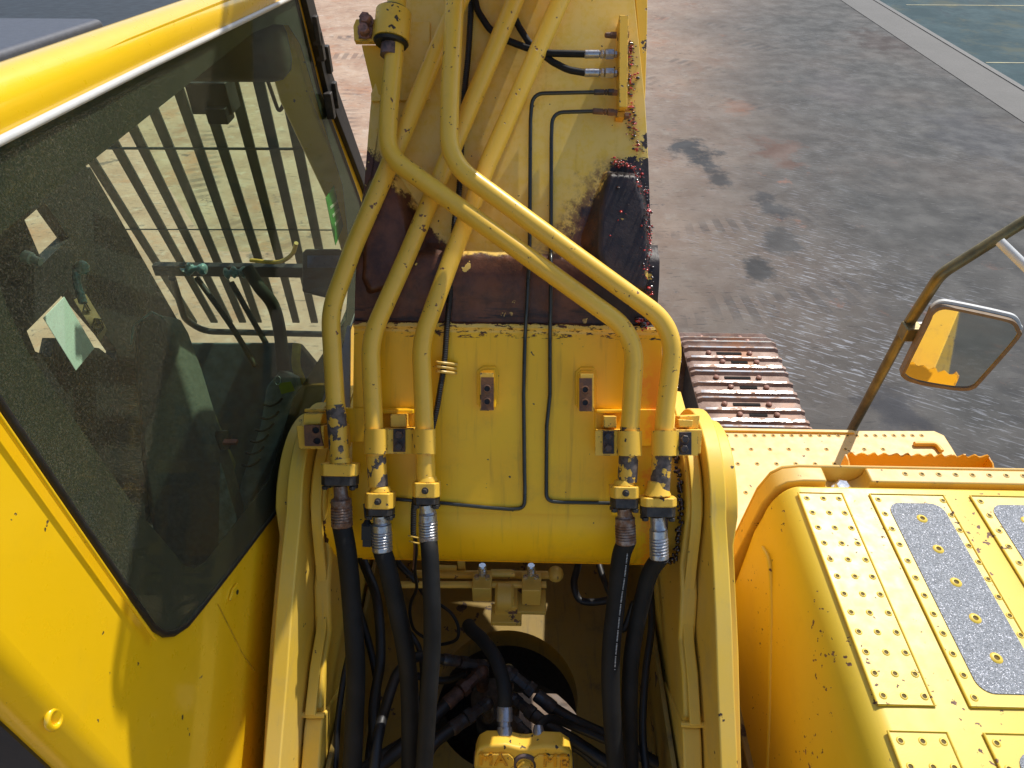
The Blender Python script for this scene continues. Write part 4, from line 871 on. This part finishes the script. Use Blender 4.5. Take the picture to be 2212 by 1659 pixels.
def shoe(c, t_, n_):
    g = G(); ax = V((1, 0, 0)); L = [V(c)+t_*u+n_*h for u, h in prf]; n = len(L)
    edge = {1, 6, 11}
    x0, x1 = V((TX0, 0, 0)), V((TX1, 0, 0)); ch = .03
    secs = []
    for xx, dz in ((TX0, -.012), (TX0+.03, 0), (TX0+.14, 0), (TX1-.14, 0), (TX1-.03, 0), (TX1, -.012)):
        secs.append([V((xx, p.y, p.z))+n_*(dz if i < 14 else 0) for i, p in enumerate(L)])
    vs = [p for s in secs for p in s]; fs = []; 
    g.add(vs, [tuple(range(n)), tuple(range(5*n, 6*n))[::-1]])
    for k in range(5):
        for i in range(n):
            g.cur = 1 if (i in (1, 6, 11) and 0 < k < 4) else 0
            o = len(g.v)-len(vs); g.f.append((o+k*n+i, o+k*n+(i+1) % n, o+(k+1)*n+(i+1) % n, o+(k+1)*n+i)); g.mi.append(g.cur)
    g.cur = 2; xm = (TX0+TX1)/2
    for (du, w) in ((-.062, .17), (.034, .11)):
        xo = -.02 if du < 0 else .03
        g.box(V((xm+xo, 0, 0))+V((0, c.y, c.z))+t_*du+n_*.0035, (w, .022, .006), (V((1, 0, 0)), t_, n_))
    g.cur = 3
    for du, off in ((-.062, .14), (.034, .115)):
        for sx in (-1, 1):
            g.lathe(V((xm+(-.02 if du < 0 else .03)+sx*off, c.y, c.z))+t_*du+n_*.002, n_, [(0, .019), (.012, .018), (.018, .010)], 12)
    return obj('track_shoe', g, [m_shoe, m_pol, m_slot, m_bolt], trk, bevel=0, smooth=40)
g = G(); g.box(((TX0+TX1)/2, 1.4, .55), (.36, 4.2, .5)); g.lathe(V((1.25, YI, ZT-R_)), (1, 0, 0), [(0, R_-.07), (.34, R_-.07)], 40)
trk = obj('track_assembly', g, m_iron, ex, label='rusty steel crawler track at the right front')
off = (4.05-YI) % PITCHS
s = 0
yy = YI
pos = []
for i in range(13): pos.append((V((0, YI-PITCHS*(i+.35), ZT)), V((0, -1, 0)), V((0, 0, 1))))
arcn = 8
for i in range(7):
    a_ = (i+.15+.5)*PITCHS/R_
    pos.append((V((0, YI+R_*math.sin(a_), ZT-R_+R_*math.cos(a_))), V((0, -math.cos(a_), math.sin(a_))), V((0, math.sin(a_), math.cos(a_)))))
for i in range(14): pos.append((V((0, YI-PITCHS*(i+.3), ZT-2*R_-.0)), V((0, 1, 0)), V((0, 0, -1))))
for c, t_, n2 in pos: shoe(c, t_, n2)
# left track (mostly hidden, seen through the cab)
g = G(); g.box((-1.55, 1.2, .5), (.6, 5.0, .9)); 
obj('left_track', g, m_shoe, trk, bevel=.3)

# ================================================================== HANDRAIL AND MIRROR
g = G(); hp = [P(1828, 950, 3.98), P(1962, 700, 3.14), P(2032, 592, 2.95), P(2290, 430, 2.78)]
g.tube(fillet(hp, .10, 8), .024, 20); hr = obj('handrail', g, m_steelrail, ex, smooth=60)
g = G(); g.tube([P(2160, 522, 2.80), P(2250, 610, 2.72)], .0185, 18); obj('brace_bar', g, m_white, hr, smooth=60)
MC = P(2078, 752, 3.02); mn = V((-.268, -.96, .085)).normalized()
def MP(x, y, h=0): r = ray(x, y); o = MC+mn*h; return CAM + r*((o-CAM).dot(mn)/r.dot(mn))
outl = [(1948, 812), (1952, 795), (2003, 692), (2012, 672), (2030, 661), (2060, 663), (2160, 684), (2192, 694), (2203, 712), (2200, 730), (2120, 822), (2102, 838), (2080, 842), (2040, 838), (1975, 826)]
def curve_outline(pts, shrink=1.0):
    c = (sum(p[0] for p in pts)/len(pts), sum(p[1] for p in pts)/len(pts)); pts = [(c[0]+(x-c[0])*shrink, c[1]+(y-c[1])*shrink) for x, y in pts]
    n = len(pts); out = []
    for i in range(n):
        a_, b_, c2, d_ = pts[i-1], pts[i], pts[(i+1) % n], pts[(i+2) % n]
        for k in range(4):
            t = k/4; out.append(tuple(.5*((2*b_[j])+(c2[j]-a_[j])*t+(2*a_[j]-5*b_[j]+4*c2[j]-d_[j])*t*t+(3*b_[j]-a_[j]-3*c2[j]+d_[j])*t**3) for j in (0, 1)))
    return out
o1 = curve_outline(outl); o2 = curve_outline(outl, .93)
g = G(); g.prism([MP(x, y) for x, y in o1], -mn*.045); g.holed([MP(x, y) for x, y in o1], [[MP(x, y) for x, y in o2]], mn*.010)
m_mframe = plain('mirror_housing', (.20, .13, .07), .5, var=.2)
mir = obj('side_mirror', g, m_mframe, ex, bevel=.003, smooth=50, label='rear-view mirror clamped to the handrail')
g = G(); o3 = curve_outline(outl, 1.012); g.prism([MP(x+2, y-9, -.02) for x, y in o3], -mn*.02); obj('housing_back', g, m_white, mir, bevel=.004)
m_mir = bpy.data.materials.new('mirror_glass'); m_mir.use_nodes = True; mp = m_mir.node_tree.nodes['Principled BSDF']; mp.inputs['Metallic'].default_value = 1; mp.inputs['Roughness'].default_value = .03; mp.inputs['Base Color'].default_value = (.80, .84, .80, 1)
g = G(); g.prism([MP(x, y, .0008) for x, y in o2], mn*.002); obj('mirror_glass', g, m_mir, mir, smooth=0)
g = G(); g.box(P(1966, 716, 3.13), (.075, .07, .07)); g.box(P(1984, 718, 3.16), (.09, .03, .035)); obj('mirror_clamp', g, m_steelrail, mir, bevel=.008)
g = G(); g.box(P(1996, 706, 3.2), (.08, .02, .045)); obj('clamp_tab', g, m_white, mir, bevel=.004)

# ================================================================== CAB
XW = -.80
def YZ(x, y, X=XW): q = OX(x, y, X); return (q.y, q.z)
win = [(.775, 3.605), (.775, 3.30), (.79, 2.71), (.795, 2.60), (.81, 2.545), (.835, 2.505), (.88, 2.465), (.95, 2.43), (1.1, 2.36), (1.43, 2.21), (1.8, 2.155), (2.5, 2.12), (3.05, 2.12)]
winf = [(3.16, 2.25), (3.09, 2.51), (2.86, 2.92), (2.74, 3.06+.06), (2.66, 3.462), (1.52, 3.556)]
WO = win + winf
# outer side skin with the window opening, slightly curved
def skin(yz, t=0): y, z = yz; return V((XW-.004 - .05*max(0, (y-1.15))**1.3 if z < 2.2 else XW-.004, y, z))
cab = empty('cab_origin', (-1.3, 1.8, 1.2), None, None); bpy.data.objects.remove(cab)
m_rearg = plain('dark_rear_glass', (.02, .022, .024), .08, var=.2)
def P3(x, yz): return V((x, yz[0], yz[1]))
outer = [(.555, 3.66), (.555, 1.20), (3.30, 1.20), (3.32, 2.0), (3.20, 2.52), (2.90, 3.10), (2.78, 3.50), (2.70, 3.53), (1.5, 3.62)]
g = G(); g.holed([P3(XW-.012, q) for q in outer], [[P3(XW-.012, q) for q in WO]], (-.045, 0, 0))
cab = obj('cab', g, m_cab, ex, bevel=0, smooth=40, label='yellow operator cab with large dusty side window')
# rounded rear corner post and rear frame
g = G(); pr = []
Rc = .055
for a_ in range(0, 91, 9): pr.append((XW-.012-Rc+Rc*math.cos(math.radians(a_)), .555-Rc*math.sin(math.radians(a_))))
pr = pr + [(XW-.10, .502), (XW-.10, .54), (XW-.05, .555)]
n = len(pr); lo, hi = 1.2, 3.66
g.add([V((x, y, lo)) for x, y in pr]+[V((x, y, hi)) for x, y in pr], [tuple(range(n)), tuple(range(n, 2*n))[::-1]] + [(i, (i+1) % n, (i+1) % n+n, i+n) for i in range(n)])
obj('corner_post', g, m_cab, cab, smooth=40)
g = G(); g.prism([V((XW-.075, .495, 3.62)), V((-1.82, .495, 3.62)), V((-1.82, .495, 1.2)), V((XW-.075, .495, 1.2))], (0, .03, 0)); obj('rear_window', g, m_rearg, cab, smooth=0)
# window surround bead
g = G(); g.tube([P3(XW-.010, q) for q in win+winf[:-1]], .008, 10); obj('window_seal', g, m_black, cab, smooth=60)
g = G(); g.tube([V((XW+.001, y-.022, z-.012)) for y, z in win[:4]], .0035, 8); obj('panel_bead', g, m_cab, cab, smooth=60)
g = G(); g.tube([P3(XW-.002, (.5, 3.634)), P3(XW-.002, (1.52, 3.560)), P3(XW-.002, (2.66, 3.468))], .0075, 8); obj('window_trim', g, m_white, cab, smooth=60)
# glass
def glass_mat(tint, dust, name):
    t = NT(name); nt = t.t; nt.nodes.remove(t.p)
    tr = t.n('ShaderNodeBsdfTransparent'); tr.inputs[0].default_value = (*tint, 1)
    gl = t.n('ShaderNodeBsdfGlossy'); gl.inputs['Roughness'].default_value = .015
    lw_ = t.n('ShaderNodeLayerWeight'); lw_.inputs[0].default_value = .5
    fr = t.M('ADD', .008, t.M('MULTIPLY', t.M('POWER', lw_.outputs['Facing'], 5.0), .30))
    mx = t.n('ShaderNodeMixShader'); nt.links.new(fr, mx.inputs[0]); nt.links.new(tr.outputs[0], mx.inputs[1]); nt.links.new(gl.outputs[0], mx.inputs[2])
    df = t.n('ShaderNodeBsdfDiffuse'); df.inputs[0].default_value = (.46, .39, .31, 1)
    s = t.sep(); film = t.ramp(t.noise(2.0, 4), .3, .7, .6, 1.0)
    shade_zone = t.ramp(t.M('ADD', s[1], t.M('MULTIPLY', t.noise(3, 3), .3)), 1.75, 2.2, 1, .12)  # cuts the dust amount forward, painting the shadow that lies across the glass
    sp = t.ramp(t.noise(300, 2, .6), .50, .66); sp2 = t.ramp(t.noise(170, 4, .8), .58, .68, 0, 1.0)
    f = t.M('MULTIPLY', t.M('MULTIPLY', t.M('ADD', t.M('ADD', t.M('MULTIPLY', sp, .13), t.M('MULTIPLY', sp2, .22)), .035), t.M('MULTIPLY', film, shade_zone)), dust)
    m2 = t.n('ShaderNodeMixShader'); t.put(m2.inputs[0], f); nt.links.new(mx.outputs[0], m2.inputs[1]); nt.links.new(df.outputs[0], m2.inputs[2])
    nt.links.new(m2.outputs[0], t.out.inputs[0]); return t.m
m_glass = glass_mat((.88, .97, .84), .85, 'dusty_green_glass'); m_glass2 = glass_mat((.93, .97, .93), .03, 'clear_glass')
g = G(); g.prism([P3(XW-.004, q) for q in WO], (-.005, 0, 0)); gl = obj('side_window', g, m_glass, cab, smooth=0, label='dusty tinted side window')
clear = [YZ(*p) for p in ((10, 600), (6, 545), (14, 505), (50, 477), (195, 361), (400, 195), (555, 70), (600, 52), (630, 55), (655, 95), (700, 250), (745, 400), (762, 560), (752, 690), (640, 862), (590, 1035), (452, 1215), (430, 1228), (408, 1222), (300, 1093), (150, 873), (75, 760), (28, 660))]
g = G(); g.holed([P3(XW-.0105, q) for q in WO], [[P3(XW-.0105, q) for q in clear]], (-.002, 0, 0)); m_frit = plain('black_glass_border', (.010, .009, .009), .75, var=.2); obj('glass_border', g, m_frit, gl, smooth=0)
# lower body curve below the window, and hooks
g = G(); q = YZ(515, 1275); g.lathe(V((XW-.010, *q)), (1, 0, 0), [(0, .008), (.004, .008)], 12); g.cur = 0
def P4(x, y): return P3(XW-.010, YZ(x, y))
g.prism([P4(517, 1259), P4(524, 1270), P4(521, 1286), P4(501, 1297), P4(507, 1275)], (.006, 0, 0)); g.cur = 1; g.lathe(V((XW-.003, *YZ(515, 1279))), (1, 0, 0), [(0, .007), (.0015, .007)], 12); obj('mounting_tab', g, [m_cab, m_dark], cab, bevel=.001)
g = G(); q = V((XW-.012+.003, .60, 2.55)); q = OX(116, 1553, XW-.02); g.tube([q+V((0, .014*math.cos(a)+.00, .020*math.sin(a))) for a in [i*math.pi/8 for i in range(17)]], .006, 8); obj('lashing_ring', g, m_cab, cab, smooth=60)
m_seam = plain('body_seam', (.50, .29, .008), .6)
for pts in (((470, 1305), (500, 1365), (522, 1410), (550, 1450)),):
    g = G(); g.tube([OX(x, y, XW-.012) for x, y in pts], .0020, 6); obj('body_seam', g, m_seam, cab, smooth=60)
# roof rail, rubber, roof panel
g = G(); rp = [V((-.86, y, 3.722-.08*y+.002)) for y in (-.4, .3, .9, 1.5, 2.1, 2.74)]
prof_ = [(.050, -.052), (.056, -.025), (.054, .0), (.044, .020), (.028, .032), (.008, .036), (-.014, .032), (-.030, .018), (-.034, -.052)]
vs = []; fs = []
for p in rp: vs += [V((p.x+a, p.y, p.z+b)) for a, b in prof_]
n = len(prof_)
for i in range(len(rp)-1):
    for k in range(n): fs.append((i*n+k, i*n+(k+1) % n, (i+1)*n+(k+1) % n, (i+1)*n+k))
fs += [tuple(range(n)), tuple(range((len(rp)-1)*n, len(rp)*n))[::-1]]
g.add(vs, fs); obj('roof_rail', g, m_cab, cab, smooth=50)
g = G(); g.prism([V((-.892, -.4, 3.73)), V((-.892, 2.6, 3.49)), V((-1.82, 2.6, 3.49)), V((-1.82, -.4, 3.73))], (0, 0, .015)); obj('roof', g, m_black, cab, bevel=.004)
g = G(); g.prism([V((-.918, -.4, 3.746)), V((-.918, 1.62, 3.585)), V((-1.80, 1.62, 3.585)), V((-1.80, -.4, 3.746))], (0, 0, .045)); obj('roof_hatch', g, m_roofgrey, cab, bevel=.012)
# interior shell: floor, left wall with openings, rear, lower right wall
g = G(); g.box((-1.32, 1.9, 1.32), (1.0, 2.7, .05)); fl_ = obj('cab_floor', g, m_dark, cab)
XL = -1.80
def YL(x, y): q = OX(x, y, XL); return q
lw = [(.52, 1.3), (3.35, 1.3), (3.25, 1.9)] 
pA0, pA1 = YL(195, 361), YL(405, 728)
dirp = (pA1-pA0)
poly = [V((XL, .52, 1.3)), V((XL, pA1.y+.28, 1.3)), pA1+dirp*.05, pA0, YL(190, 365)+V((0, -.001, .0)), V((XL, pA0.y-.12, 3.5)), V((XL, .52, 3.62))]
h1_ = [YL(*p) for p in ((53, 475), (96, 437), (150, 514), (93, 569))]
h2_ = [YL(*p) for p in ((14, 591), (51, 612), (29, 629))]
h3_ = [YL(*p) for p in ((147, 625), (58, 715), (76, 759), (110, 772), (119, 730), (160, 745), (214, 752), (250, 780), (253, 759), (228, 722))]
g = G(); g.holed(poly, [h1_, h2_, h3_], (-.05, 0, 0)); obj('left_door', g, m_dark, cab, smooth=0)
m_paper = plain('pale_blue_green_sticker', (.80, .93, .92), .5, var=.03)
g = G(); g.prism([OX(x, y, XL+.04) for x, y in ((139, 641), (94, 687), (164, 800), (204, 752))], (-.002, 0, 0)); obj('white_sticker', g, m_paper, cab, smooth=0)
m_tan = plain('tan_label', (.36, .26, .14), .6, var=.2)
g = G(); g.prism([OX(x, y, XL+.05) for x, y in ((160, 648), (186, 635), (232, 712), (217, 738))], (-.002, 0, 0)); g.cur = 1
def stroke(pts, r=.003): g.tube([OX(x, y, XL+.054) for x, y in pts], r, 6)
stroke([(184, 653), (180, 671), (195, 671), (184, 653)]); stroke([(204, 688), (200, 708), (212, 722), (224, 706), (218, 690), (204, 688)]); stroke([(214, 692), (211, 704)]); stroke([(207, 698), (212, 700), (218, 697)]); stroke([(209, 712), (215, 710), (214, 716), (219, 714)])
obj('warning_label', g, [m_tan, m_dark], cab, smooth=0)
g = G(); g.box((-1.32, .56, 2.0), (1.0, .03, 1.5)); obj('rear_bulkhead', g, m_dark, cab)
g = G(); g.prism([V((XW-.06, .62, 1.3)), V((XW-.06, 3.2, 1.3)), V((XW-.06, 3.2, 2.05)), V((XW-.06, 1.5, 2.14)), V((XW-.06, .9, 2.38)), V((XW-.06, .75, 2.6)), V((XW-.06, .62, 2.6))], (-.02, 0, 0)); obj('inner_trim', g, m_dark, cab)
# headliner
g = G(); g.box((-1.32, 1.7, 3.50), (.95, 2.0, .02)); obj('headliner', g, m_dark, cab)
# front pillars
def fpil(x0, x1, nm, mat):
    g = G(); pts = [(2.66, 3.47), (2.74, 3.08), (3.09, 2.51), (3.20, 2.1), (3.26, 1.3)]
    back = [V((x0, y, z)) for y, z in pts]; front = [V((x0, y+.09, z)) for y, z in reversed(pts)]
    g.prism(back+front, (x1-x0, 0, 0)); return obj(nm, g, mat, cab, bevel=.01, smooth=40)
fpil(XW-.05, XW-.17, 'front_pillar', m_cab)
m_green = plain('green_sticker', (.06, .32, .06), .4, var=.05)
g = G(); q = [OX(x, y, XW-.052) for x, y in ((703, 428), (721, 400), (741, 488), (724, 530))]; g.prism(q, (.002, 0, 0)); g.cur = 1
for k in (0, 1, 2): g.prism([OX(x, y, XW-.0515) for x, y in ((712+k*5, 446+k*18), (728+k*3, 432+k*17), (729+k*3, 437+k*17), (713+k*5, 452+k*18))], (.003, 0, 0))
obj('green_sticker', g, [m_green, m_white], cab, smooth=0)
# sun visor box (upper dark hump)
g = G(); g.box((-1.25, 2.52, 3.33), (.85, .16, .2)); obj('blind_housing', g, m_dark, cab, bevel=.06)
# door hinge strips outside the pillar
g = G(); g.prism([V((XW+.01, y, z)) for y, z in ((2.70, 3.5), (2.80, 3.10), (3.17, 2.52), (3.24, 2.35), (3.32, 2.35), (3.25, 2.56), (2.90, 3.15), (2.79, 3.5))], (-.05, 0, 0)); obj('pillar_cover', g, m_black, cab, bevel=.004)
for (x, y) in ((690, 100), (706, 128), (722, 205), (712, 228), (682, 66)): q = OX(x, y, XW+.01); g = G(); g.box(q, (.03, .035, .10)); obj('guard_hinge', g, m_iron, cab, bevel=.004)
g = G(); q = OX(676, -4, XW-.01); g.lathe(q, (0, 0, 1), [(0, .035), (.03, .038), (.09, .03), (.10, .01)], 16); m_or = plain('orange_lens', (.85, .22, .02), .25, var=.05, Emission_Strength=0.0); obj('orange_lamp', g, m_or, cab)
# windshield glass + guard bars
def fplane(z): return 2.80+(3.45-z)*.46
def OF(x, y, off=.10):
    r = ray(x, y)   # plane y - off = 2.80+(3.45-z)*.46
    k = ((2.80+off)+(3.45-CAM.z)*.46-CAM.y)/(r.y+.46*r.z); return CAM+r*k
m_bar = plain('dark_guard_bar_paint', (.030, .040, .040), .5, var=.2)
bars = [((198, 345), (352, 590)), ((252, 318), (404, 590)), ((305, 312), (443, 590)), ((358, 300), (480, 590)), ((402, 240), (522, 590)), ((448, 215), (568, 590)), ((496, 150), (612, 590)), ((538, 85), (655, 590)), ((590, 60), (700, 590))]
grd = None
for i, ((x0, y0), (x1, y1)) in enumerate(bars):
    a_, b_ = OF(x0, y0), OF(x1, y1); d_ = (b_-a_).normalized(); a_ = a_-d_*.35; b_ = b_+d_*.62
    g = G(); m_ = (a_+b_)/2; g.box(m_, (.050, (b_-a_).length, .014), (V((1, 0, 0)), d_, V((1, 0, 0)).cross(d_))); obj('guard_bar', g, m_bar, cab, bevel=.002)
g = G()
for y_, r_ in ((320, .007), (495, .004)): g.tube([OF(180, y_, .09), OF(740, y_+2, .09)], r_, 8)
obj('guard_crossbar', g, m_bar, cab)
g = G(); g.prism([V((-.86, fplane(3.4), 3.4)), V((XL+.0, fplane(3.4), 3.4)), V((XL, fplane(2.0), 2.0)), V((-.86, fplane(2.0), 2.0))], (0, .004, 0)); obj('windscreen', g, m_glass2, cab, smooth=0)
a_, b_ = OF(345, 581, -.02), OF(760, 586, -.02); g = G(); g.box((a_+b_)/2+V((-.1, 0, 0)), (1.0, .05, .07)); obj('windscreen_sill', g, m_dark, cab, bevel=.005)
g = G(); g.tube(fillet([OF(372, 600, 0), OF(400, 690, 0), OF(440, 716, 0), OF(700, 722, 0)], .2, 10), .022, 12); obj('lower_frame', g, m_dark, cab, smooth=60)
# interior things
g = G(); D = 2.5
sb = [(283, 740), (286, 705), (300, 683), (328, 674), (352, 684), (368, 712), (400, 800), (430, 900), (470, 1010), (500, 1130), (470, 1230), (420, 1280), (330, 1180), (300, 1000)]
lo_ = [P(x, y, 2.50+.0*(y-700)) for x, y in sb]; g.prism(lo_, cF*.16); m_seat = plain('seat_fabric', (.11, .11, .115), .75, var=.3, scale=60); seat = obj('operator_seat', g, m_seat, cab, bevel=.03, smooth=50)
g = G(); g.tube([P(283, 745, 2.49), P(288, 703, 2.49), P(328, 674, 2.49), P(352, 686, 2.49)], .005, 6); m_film = plain('crumpled_clear_film', (.28, .36, .38), .2, var=.5, scale=30); 
sbf = [(402, 905), (440, 900), (475, 1000), (510, 1120), (500, 1200), (470, 1230), (445, 1100)]; g.prism([P(x, y, 2.47) for x, y in sbf[2:6]], cF*.01); obj('plastic_film', g, m_film, seat, bevel=.003)
g = G(); g.prism([P(x, y, 2.62) for x, y in ((360, 760), (402, 800), (440, 900), (488, 1010), (470, 1060), (420, 930), (380, 850))], cF*.12); obj('seat_bolster', g, plain('olive_seat_side', (.30, .25, .10), .7), seat, bevel=.02)
# right console with louvres
g = G(); cp_ = [(575, 835), (604, 800), (640, 812), (648, 850), (600, 960), (540, 1080), (512, 1190), (500, 1150), (520, 1040), (562, 920)]
g.prism([P(x, y, 2.90) for x, y in cp_], cF*.10); con = obj('side_console', g, m_grey, cab, bevel=.01, smooth=40)
g = G()
for (x, y) in ((592, 868), (585, 896), (574, 922), (563, 946), (553, 972), (545, 998)): g.tube(spline([P(x-22, y+6, 2.895), P(x-8, y+9, 2.892), P(x+8, y+2, 2.892), P(x+18, y-8, 2.895)], 4), .005, 8)
obj('louvre', g, m_dark, con, smooth=60)
g = G(); g.prism([P(x, y, 3.3) for x, y in ((330, 740), (640, 740), (690, 800), (660, 1100), (330, 1200))], cF*.1); obj('floor_mat', g, plain('blue_grey_floor_mat', (.09, .12, .14), .6), cab, bevel=.01)
m_wrap = plain('blue_plastic_wrap', (.22, .38, .44), .3, var=.5, scale=40)
for pts, hx in ((((553, 792), (500, 705), (425, 600)), ((398, 590), (410, 580), (445, 582))), (((575, 742), (545, 690), (500, 610)), ((486, 592), (505, 588), (532, 588)))):
    g = G(); g.tube(spline([P(x, y, 2.85) for x, y in pts], 6), .012, 10); lv = obj('travel_lever', g, m_dark, cab, smooth=60)
    g = G(); q = [P(x, y, 2.83) for x, y in hx]; g.tube(spline(q, 6), [.018+.008*math.sin(i*1.3) for i in range(13)], 10); obj('wrapped_grip', g, m_wrap, lv, smooth=60)
g = G(); g.tube(spline([P(535, 580, 2.8), P(560, 620, 2.8), P(590, 660, 2.85), P(605, 720, 2.9), P(612, 800, 2.9)], 6), .026, 12); obj('control_column', g, m_dark, cab, smooth=60)
g = G(); g.prism([P(x, y, 3.5) for x, y in ((652, 545), (660, 537), (735, 537), (738, 650), (652, 630))], cF*.06); mon = obj('monitor', g, m_dark, cab, bevel=.01)
g = G(); g.prism([P(x, y, 3.495) for x, y in ((664, 552), (733, 552), (733, 578), (664, 578))], cF*.004); obj('monitor_screen', g, plain('blue_screen_film', (.03, .07, .20), .3), mon)
m_gr = plain('yellow_interior_rail', (.55, .36, .05), .4)
g = G(); g.tube(spline([OF(540, 562, .0), OF(600, 566, .0), OF(630, 550, .0), OF(640, 525, .0)], 6), .012, 10); obj('guard_latch', g, m_gr, cab, smooth=60)
g = G(); g.tube(spline([P(641, 745, 3.0), P(640, 790, 2.97), P(655, 830, 2.97), P(676, 870, 3.05), P(684, 930, 3.1)], 8), .019, 14); obj('grab_rail', g, m_gr, cab, smooth=60)
g = G(); g.tube(fillet([OF(583, 125, -.06), OF(572, 140, -.06), OF(575, 165, -.06), OF(603, 245, -.06), OF(615, 220, -.06)], .05, 5), .008, 8); obj('wiper_handle', g, m_black, cab, smooth=60)
g = G(); g.lathe(P(480, 970, 2.6), cU, [(0, .03), (.05, .034), (.07, .02)], 14); g.cur = 1; g.box(P(498, 955, 2.55), (.05, .02, .012)); obj('joystick', g, [m_dark, plain('red_trim', (.35, .03, .02), .4)], cab, smooth=40)
g = G(); g.prism([P(x, y, 2.72) for x, y in ((425, 175), (440, 130), (505, 132), (515, 170))], cF*.01); g.cur = 1; g.box(P(460, 205, 2.75), (.16, .10, .12)); g.box(P(475, 245, 2.75), (.08, .08, .06))
obj('radio_panel', g, [m_paper, m_dark], cab, bevel=.004)
g = G(); g.lathe(P(88, 566, 2.45), P(60, 556, 2.45)-P(88, 566, 2.45), [(0, .014), (.03, .016), (.035, .022), (.06, .024), (.07, .012)], 12); obj('coat_hook', g, m_white, cab)
g = G(); g.tube([P(180, 655, 2.4), P(165, 610, 2.4), P(166, 575, 2.4)], .014, 8); g.sphere(P(177, 578, 2.4), .025, 6); obj('wrapped_lever', g, m_wrap, cab, smooth=60)

# key tag hanging in the cab: a thing of its own
kt = empty('key_tag', P(615, 838, 2.8), 'small yellow key tag on a ring hanging inside the cab window', 'key tag')
g = G(); g.prism([P(x, y, 2.8) for x, y in ((600, 828), (628, 824), (637, 844), (608, 852))], cF*.003); obj('tag', g, plain('lime_tag', (.50, .52, .04), .4, var=.08), kt, bevel=.001)
g = G(); c0 = P(600, 822, 2.8); g.tube([c0+cR*(.012*math.cos(a))+cU*(.018*math.sin(a)) for a in [i*math.pi/8 for i in range(17)]], .0022, 6); obj('ring', g, m_sbolt, kt, smooth=60)
# pale bracket seen between cab and first pipe
g = G(); g.prism([P(x, y, 2.55) for x, y in ((736, 880), (738, 760), (750, 703), (757, 703), (756, 880))], cF*.01); obj('pale_bracket', g, m_white, ex, bevel=.002)
